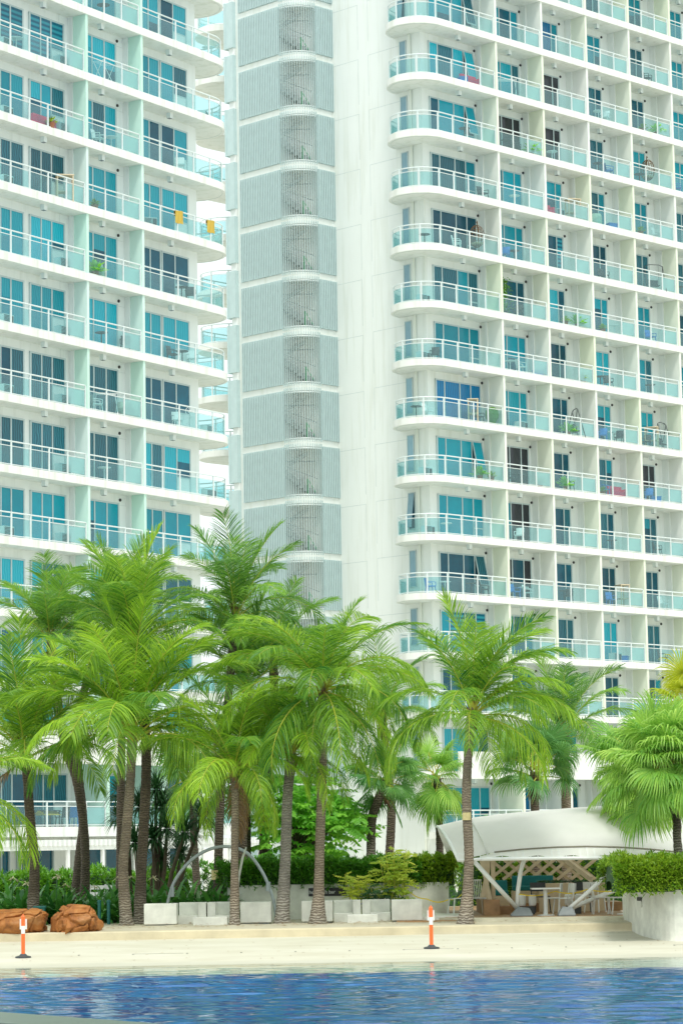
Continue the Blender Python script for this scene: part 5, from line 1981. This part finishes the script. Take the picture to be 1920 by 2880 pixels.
    g.box(-.6, .6, -.2, .25, .1, .38); g.box(-.6, .6, .14, .28, .38, .72); g.box(-.6, -.46, -.2, .14, .38, .56); g.box(.46, .6, -.2, .14, .38, .56)
    for x in (-.55, .5):
        for y in (-.18, .2): g.box(x, x + .05, y, y + .05, 0, .1)
    d['red two seat sofa'] = ('small_sofa', g.mesh('small_sofa', M['red']), 'sofa')
    g = MB(); g.box(-.3, .3, -.22, .22, 0, .34); g.box(-.32, .32, -.24, .24, .34, .38)
    d['blue storage box'] = ('storage_box', g.mesh('storage_box', M['blue']), 'box')
    g = MB()
    g.lathe([(.17, 0), (.2, .2), (.34, .42), (.38, .62), (.34, .84), (.2, 1.0), (.05, 1.05)], seg=18)
    d['round clipped topiary ball'] = ('topiary', g.mesh('topiary', M['hedge']), 'plant')
    g = MB()
    rows = [[(.24 * math.sin(math.pi * min(1, t * 1.02)) ** .6 * s, .25 - .3 * t, .05 + 1.75 * t) for s in (-1, -.5, 0, .5, 1)] for t in [k / 12 for k in range(13)]]
    g.grid(rows)
    rows = [[(x, y + .03, z) for x, y, z in r_] for r_ in rows]
    g.grid(rows)
    d['green surfboard leaning on the wall'] = ('surfboard', g.mesh('surfboard', plain('green_board', (.0, .42, .14), .4)), 'surfboard')
    g = MB()
    r = random.Random(9)
    g.lathe([(.2, 0), (.24, .35), (.22, .36)], seg=12)
    for i in range(5): g.tube([(0, 0, .3), (-.3 + .15 * i, .03 * i, 1.2), (-.35 + .17 * i, 0, 2.2)], .012, 5, 1)
    for i in range(420):
        p = Vector((r.gauss(0, .22), r.gauss(0, .12), r.uniform(.3, 2.2)))
        dd = Vector((r.gauss(0, 1), r.gauss(0, 1), r.gauss(-.3, .6))).normalized()
        leaf_quad(g, p, dd, Vector((0, 0, 1)), .16, .05, r.random(), 1)
    d['tall bushy climbing plant'] = ('climbing_plant', g.mesh('climbing_plant', [M['darkgrey'], M['hedge']]), 'plant')
    g = MB()
    for x in (-.35, .35):
        for y in (-.25, .25): g.bar((x, y, 0), (x, y, 1.25), .05, .05)
    g.box(-.4, .4, -.3, .3, 1.25, 1.30); g.box(-.36, .36, -.26, .26, .5, .53)
    d['pale wooden frame stand'] = ('wooden_stand', g.mesh('wooden_stand', M['palewood']), 'stand')
    g = MB()
    g.lathe([(.2, 0), (.2, .03), (.03, .05), (.025, .75)], seg=14)
    g.tube([(0, -.06, .95 - .26), (0, .06, .95 - .26)], .02, 6)
    g.tube([(.24 * math.cos(a), -.07, .95 + .24 * math.sin(a)) for a in [R(24 * k) for k in range(16)]], .015, 5, 0, False)
    for k in range(12):
        a = R(30 * k); g.bar((0, -.06, .95), (.23 * math.cos(a), -.06, .95 + .23 * math.sin(a)), .01, .01)
    g.tube([(0, -.05, .95), (0, .1, .95)], .09, 10)
    d['white pedestal fan'] = ('pedestal_fan', g.mesh('pedestal_fan', M['white']), 'fan')
    g = MB()
    g.box(-.55, .55, -.3, .3, .68, .72)
    for x in (-.5, .5):
        for y in (-.26, .26): g.bar((x, y, 0), (x, y, .68), .05, .05)
    g.grid([[(x, y, .724 if abs(y) < .31 else .5) for y in (-.33, -.315, 0, .315, .33)] for x in (-.57, 0, .57)], 1)
    d['table with yellow cloth'] = ('dining_table', g.mesh('dining_table', [M['darkgrey'], M['yellow']]), 'table')
    g = MB()
    g.lathe([(.28, .0), (.34, .1), (.36, .3), (.3, .5), (.15, .56)], seg=14)
    g.lathe([(.3, .35), (.36, .5), (.3, .78), (.2, .8)], (0, .14, 0), 12)
    d['pale beanbag chair'] = ('beanbag', g.mesh('beanbag', plain('beanbag_cloth', (.45, .55, .45), .9)), 'chair')
    return d
IM = item_meshes()
RBAY = ['rounded corner bay', 'first bay past corner', 'second bay past corner', 'third bay past corner', 'fourth bay past corner', 'fifth bay past corner']
LBAY = ['left hand bay', 'middle bay', 'rounded end bay']
used_lab = set()
def put(tower, bay, k, kind, x, y, rz=0.0, sc=1.0, extra=''):
    T = TR if tower == 'R' else TL
    px, py = proj(T.W(x, y, k * H + .9))
    if not (-20 < px < 1940 and -10 < py < 2500): return
    # row counted down from the top of the photo in that bay
    row = 0
    for q in range(18, k - 1, -1):
        if proj(T.W(x, 0, q * H + .9))[1] > 0: row += 1
    bn = (RBAY if tower == 'R' else LBAY)[bay]
    lab = '%s%s, %s, %s tower, %s row down' % (kind, extra, bn, 'right' if tower == 'R' else 'left', ORD[row])
    if lab in used_lab: return
    used_lab.add(lab)
    nm, me, cat = IM[kind]
    z = ST + .003
    if nm == 'towel': z = 0
    o = link(nm, me, None, T.W(x, y, k * H + z), T.ang + rz)
    o.scale = (sc, sc, sc)
    tag(o, lab, cat, {'chair': 'chairs on the balconies', 'air conditioner': 'box air conditioners on the balconies', 'table': 'tables on the balconies', 'plant': 'plants on the balconies'}.get(cat))
def balcony_things():
    rn = random.Random(77)
    for k in range(3, 14):
        if k != 10: put('L', 0, k, 'box air conditioner', -1.32, .42, 0, 1.0, ' under the right hand window')
        if k not in (9, 6): put('L', 0, k, 'box air conditioner', -4.95, .60, 0, 1.0, ' at the left frame edge')
    L = [(0, 11, 'red two seat sofa', -2.35, .55), (0, 11, 'small potted plant', -2.35, .15), (0, 12, 'white round table', -4.3, .5), (0, 13, 'white chair', -4.9, .5),
         (0, 10, 'pale wooden frame stand', -1.0, .5), (1, 13, 'dark round table', 1.9, .55), (1, 12, 'white folding drying rack', 1.9, .55), (1, 11, 'white chair', 1.4, .5), (1, 11, 'white round table', 2.35, .5),
         (1, 9, 'pale beanbag chair', 1.45, .55), (1, 9, 'leafy potted plant', .95, .35), (1, 8, 'dark round table', 1.55, .5), (1, 8, 'dark chair', 3.35, .55),
         (1, 7, 'white chair', 1.2, .5), (1, 7, 'white folding drying rack', 1.9, .55), (1, 7, 'pale beanbag chair', 3.4, .5), (1, 6, 'white round table', 1.7, .5), (1, 10, 'small potted plant', 1.0, .4),
         (2, 10, 'yellow towel on the rail', 6.9, .10, 0, ' left of another'), (2, 10, 'yellow towel on the rail', 9.4, .10, 0, ' right of another'), (2, 10, 'box air conditioner', 5.3, .6),
         (2, 9, 'dark round table', 7.6, .5), (2, 9, 'dark chair', 8.3, .5), (2, 9, 'box air conditioner', 9.9, .7), (2, 8, 'dark chair', 6.9, .5), (2, 8, 'dark round table', 7.6, .5), (2, 8, 'white chair', 8.4, .5),
         (2, 7, 'white pedestal fan', 8.2, .5), (2, 7, 'white chair', 7.2, .5), (2, 7, 'box air conditioner', 9.9, .8), (2, 6, 'box air conditioner', 10.0, .8), (2, 12, 'box air conditioner', 10.0, .9),
         (2, 11, 'white chair', 7.6, .5), (2, 13, 'white round table', 10.2, .7)]
    for e in L: put('L', e[0], e[1], e[2], e[3], e[4], e[5] if len(e) > 5 else rn.uniform(-1, 1) * (0 if 'towel' in e[2] or 'cloth' in e[2] or 'sofa' in e[2] else 1), 1, e[6] if len(e) > 6 else '')
    # first-floor balcony with the dining table
    put('L', 0, 1, 'table with yellow cloth', -3.2, -.2)
    put('L', 0, 1, 'dark chair', -2.2, -.2, R(-90))
    put('L', 0, 1, 'blue chair', -1.4, -.3, R(100))
    Rr = [(0, 14, 'red two seat sofa', -1.5, .6), (0, 14, 'blue storage box', -2.3, .5), (0, 11, 'brown wicker hanging egg chair', -1.2, .65), (0, 11, 'white chair', -2.9, .6), (0, 11, 'dark round table', -5.0, 1.0),
          (0, 13, 'dark round table', -2.2, .5), (0, 12, 'dark chair', -.7, .6), (0, 10, 'box air conditioner', -5.0, 1.2), (0, 9, 'box air conditioner', -5.1, 1.2), (0, 9, 'dark chair', -4.5, .9), (0, 8, 'pale wooden frame stand', -2.0, .5),
          (0, 8, 'white chair', -5.0, 1.0), (0, 8, 'dark round table', -5.5, 1.4), (0, 8, 'dark chair', -1.5, .6), (0, 8, 'round clipped topiary ball', -.5, .5), (0, 7, 'small potted plant', -.9, .3), (0, 7, 'leafy potted plant', -1.7, .4), (0, 7, 'box air conditioner', -5.1, 1.2),
          (0, 6, 'box air conditioner', -5.0, 1.2), (0, 6, 'white round table', -4.1, .7), (0, 5, 'dark round table', -2.4, .55), (0, 5, 'dark chair', -1.3, .6), (0, 5, 'blue chair', -5.0, 1.1), (0, 5, 'white round table', -4.2, .8), (0, 1, 'dark chair', -3.4, .1), (0, 1, 'box air conditioner', -2.1, .1), (0, 1, 'leafy potted plant', -2.7, -.4),
          (1, 14, 'white folding drying rack', 1.5, .6), (1, 13, 'leafy potted plant', 3.2, .4), (1, 13, 'dark chair', 2.2, .6), (1, 13, 'dark round table', 1.4, .6), (1, 12, 'green surfboard leaning on the wall', .9, .9), (1, 12, 'white round table', 1.8, .5), 
          (1, 11, 'dark round table', 1.7, .55), (1, 11, 'blue chair', 1.0, .6), (1, 10, 'tall bushy climbing plant', 1.0, .8), (1, 10, 'dark chair', 2.0, .6), (1, 9, 'white round table', 1.2, .6), (1, 9, 'white chair', 2.0, .5), (1, 9, 'blue storage box', 3.4, .5),
          (1, 8, 'box air conditioner', 2.1, .7), (1, 7, 'dark chair', 1.0, .6), (1, 7, 'dark round table', 1.7, .6), (1, 7, 'small potted plant', 3.2, .4), (1, 6, 'white chair', 1.6, .6), (1, 5, 'blue chair', 1.1, .6), (1, 5, 'white chair', 2.2, .6), (1, 5, 'white round table', 1.7, .5),
          (2, 12, 'red two seat sofa', 4.6, .7), (2, 12, 'box air conditioner', 5.6, .6), (2, 12, 'pale wooden frame stand', 6.9, .6), (2, 10, 'small potted plant', 5.6, .3), (2, 10, 'leafy potted plant', 6.8, .4), (2, 8, 'dark metal frame swing seat', 6.7, .7), (2, 8, 'leafy potted plant', 5.8, .5), (2, 7, 'leafy potted plant', 5.4, .4), (2, 7, 'dark chair', 5.9, .6),
          (2, 5, 'dark chair', 5.6, .6), (2, 5, 'dark round table', 5.1, .5), (2, 13, 'white round table', 5.2, .6), (2, 9, 'small potted plant', 7.0, .3),
          (3, 14, 'white round table', 9.4, .6), (3, 14, 'white chair', 10.0, .6), (3, 13, 'dark round table', 9.2, .55), (3, 13, 'blue chair', 10.2, .6), (3, 12, 'pale beanbag chair', 8.9, .6), (3, 12, 'blue storage box', 10.2, .5), (3, 11, 'dark chair', 9.6, .7), (3, 10, 'small potted plant', 9.0, .4), (3, 10, 'white round table', 10.3, .6), (3, 9, 'dark chair', 9.6, .6), (3, 9, 'dark round table', 8.9, .6), (3, 8, 'blue chair', 9.0, .6), (3, 8, 'white round table', 9.7, .6), (3, 8, 'dark chair', 10.4, .6),
          (3, 7, 'blue chair', 9.0, .6), (3, 7, 'small potted plant', 8.7, .5), (3, 7, 'red two seat sofa', 10.2, .7), (3, 6, 'dark round table', 9.5, .6), (3, 5, 'blue chair', 9.3, .6), (3, 5, 'pale wooden frame stand', 10.3, .6), (3, 4, 'box air conditioner', 9.5, .6), (3, 4, 'blue storage box', 10.3, .6),
          (4, 15, 'dark chair', 14.0, .6), (4, 14, 'small potted plant', 13.2, .4), (4, 14, 'leafy potted plant', 14.5, .4), (4, 13, 'brown wicker hanging egg chair', 13.9, .7), (4, 13, 'dark round table', 13.0, .6), (4, 12, 'white chair', 14.5, .6), (4, 12, 'small potted plant', 12.7, .4), (4, 11, 'dark metal frame swing seat', 14.2, .7), (4, 10, 'blue chair', 13.6, .6), (4, 9, 'dark round table', 13.4, .6),
          (4, 8, 'dark metal frame swing seat', 14.5, .7), (4, 8, 'pale wooden frame stand', 13.4, .6), (4, 8, 'dark chair', 12.9, .6), (4, 7, 'blue storage box', 13.6, .6), (4, 7, 'blue chair', 13.0, .6), (4, 6, 'dark chair', 13.6, .6), (4, 5, 'white chair', 14.0, .6), (4, 4, 'dark chair', 13.8, .6),
          (5, 13, 'blue chair', 16.6, .6), (5, 11, 'dark round table', 16.6, .6), (5, 9, 'white chair', 16.7, .6), (5, 7, 'leafy potted plant', 16.6, .5)]
    for b, k, kind, x, y in Rr:
        put('R', b, k, kind, x, y, 0 if ('rail' in kind or 'sofa' in kind or 'conditioner' in kind or 'board' in kind) else rn.uniform(-1.2, 1.2))
balcony_things()
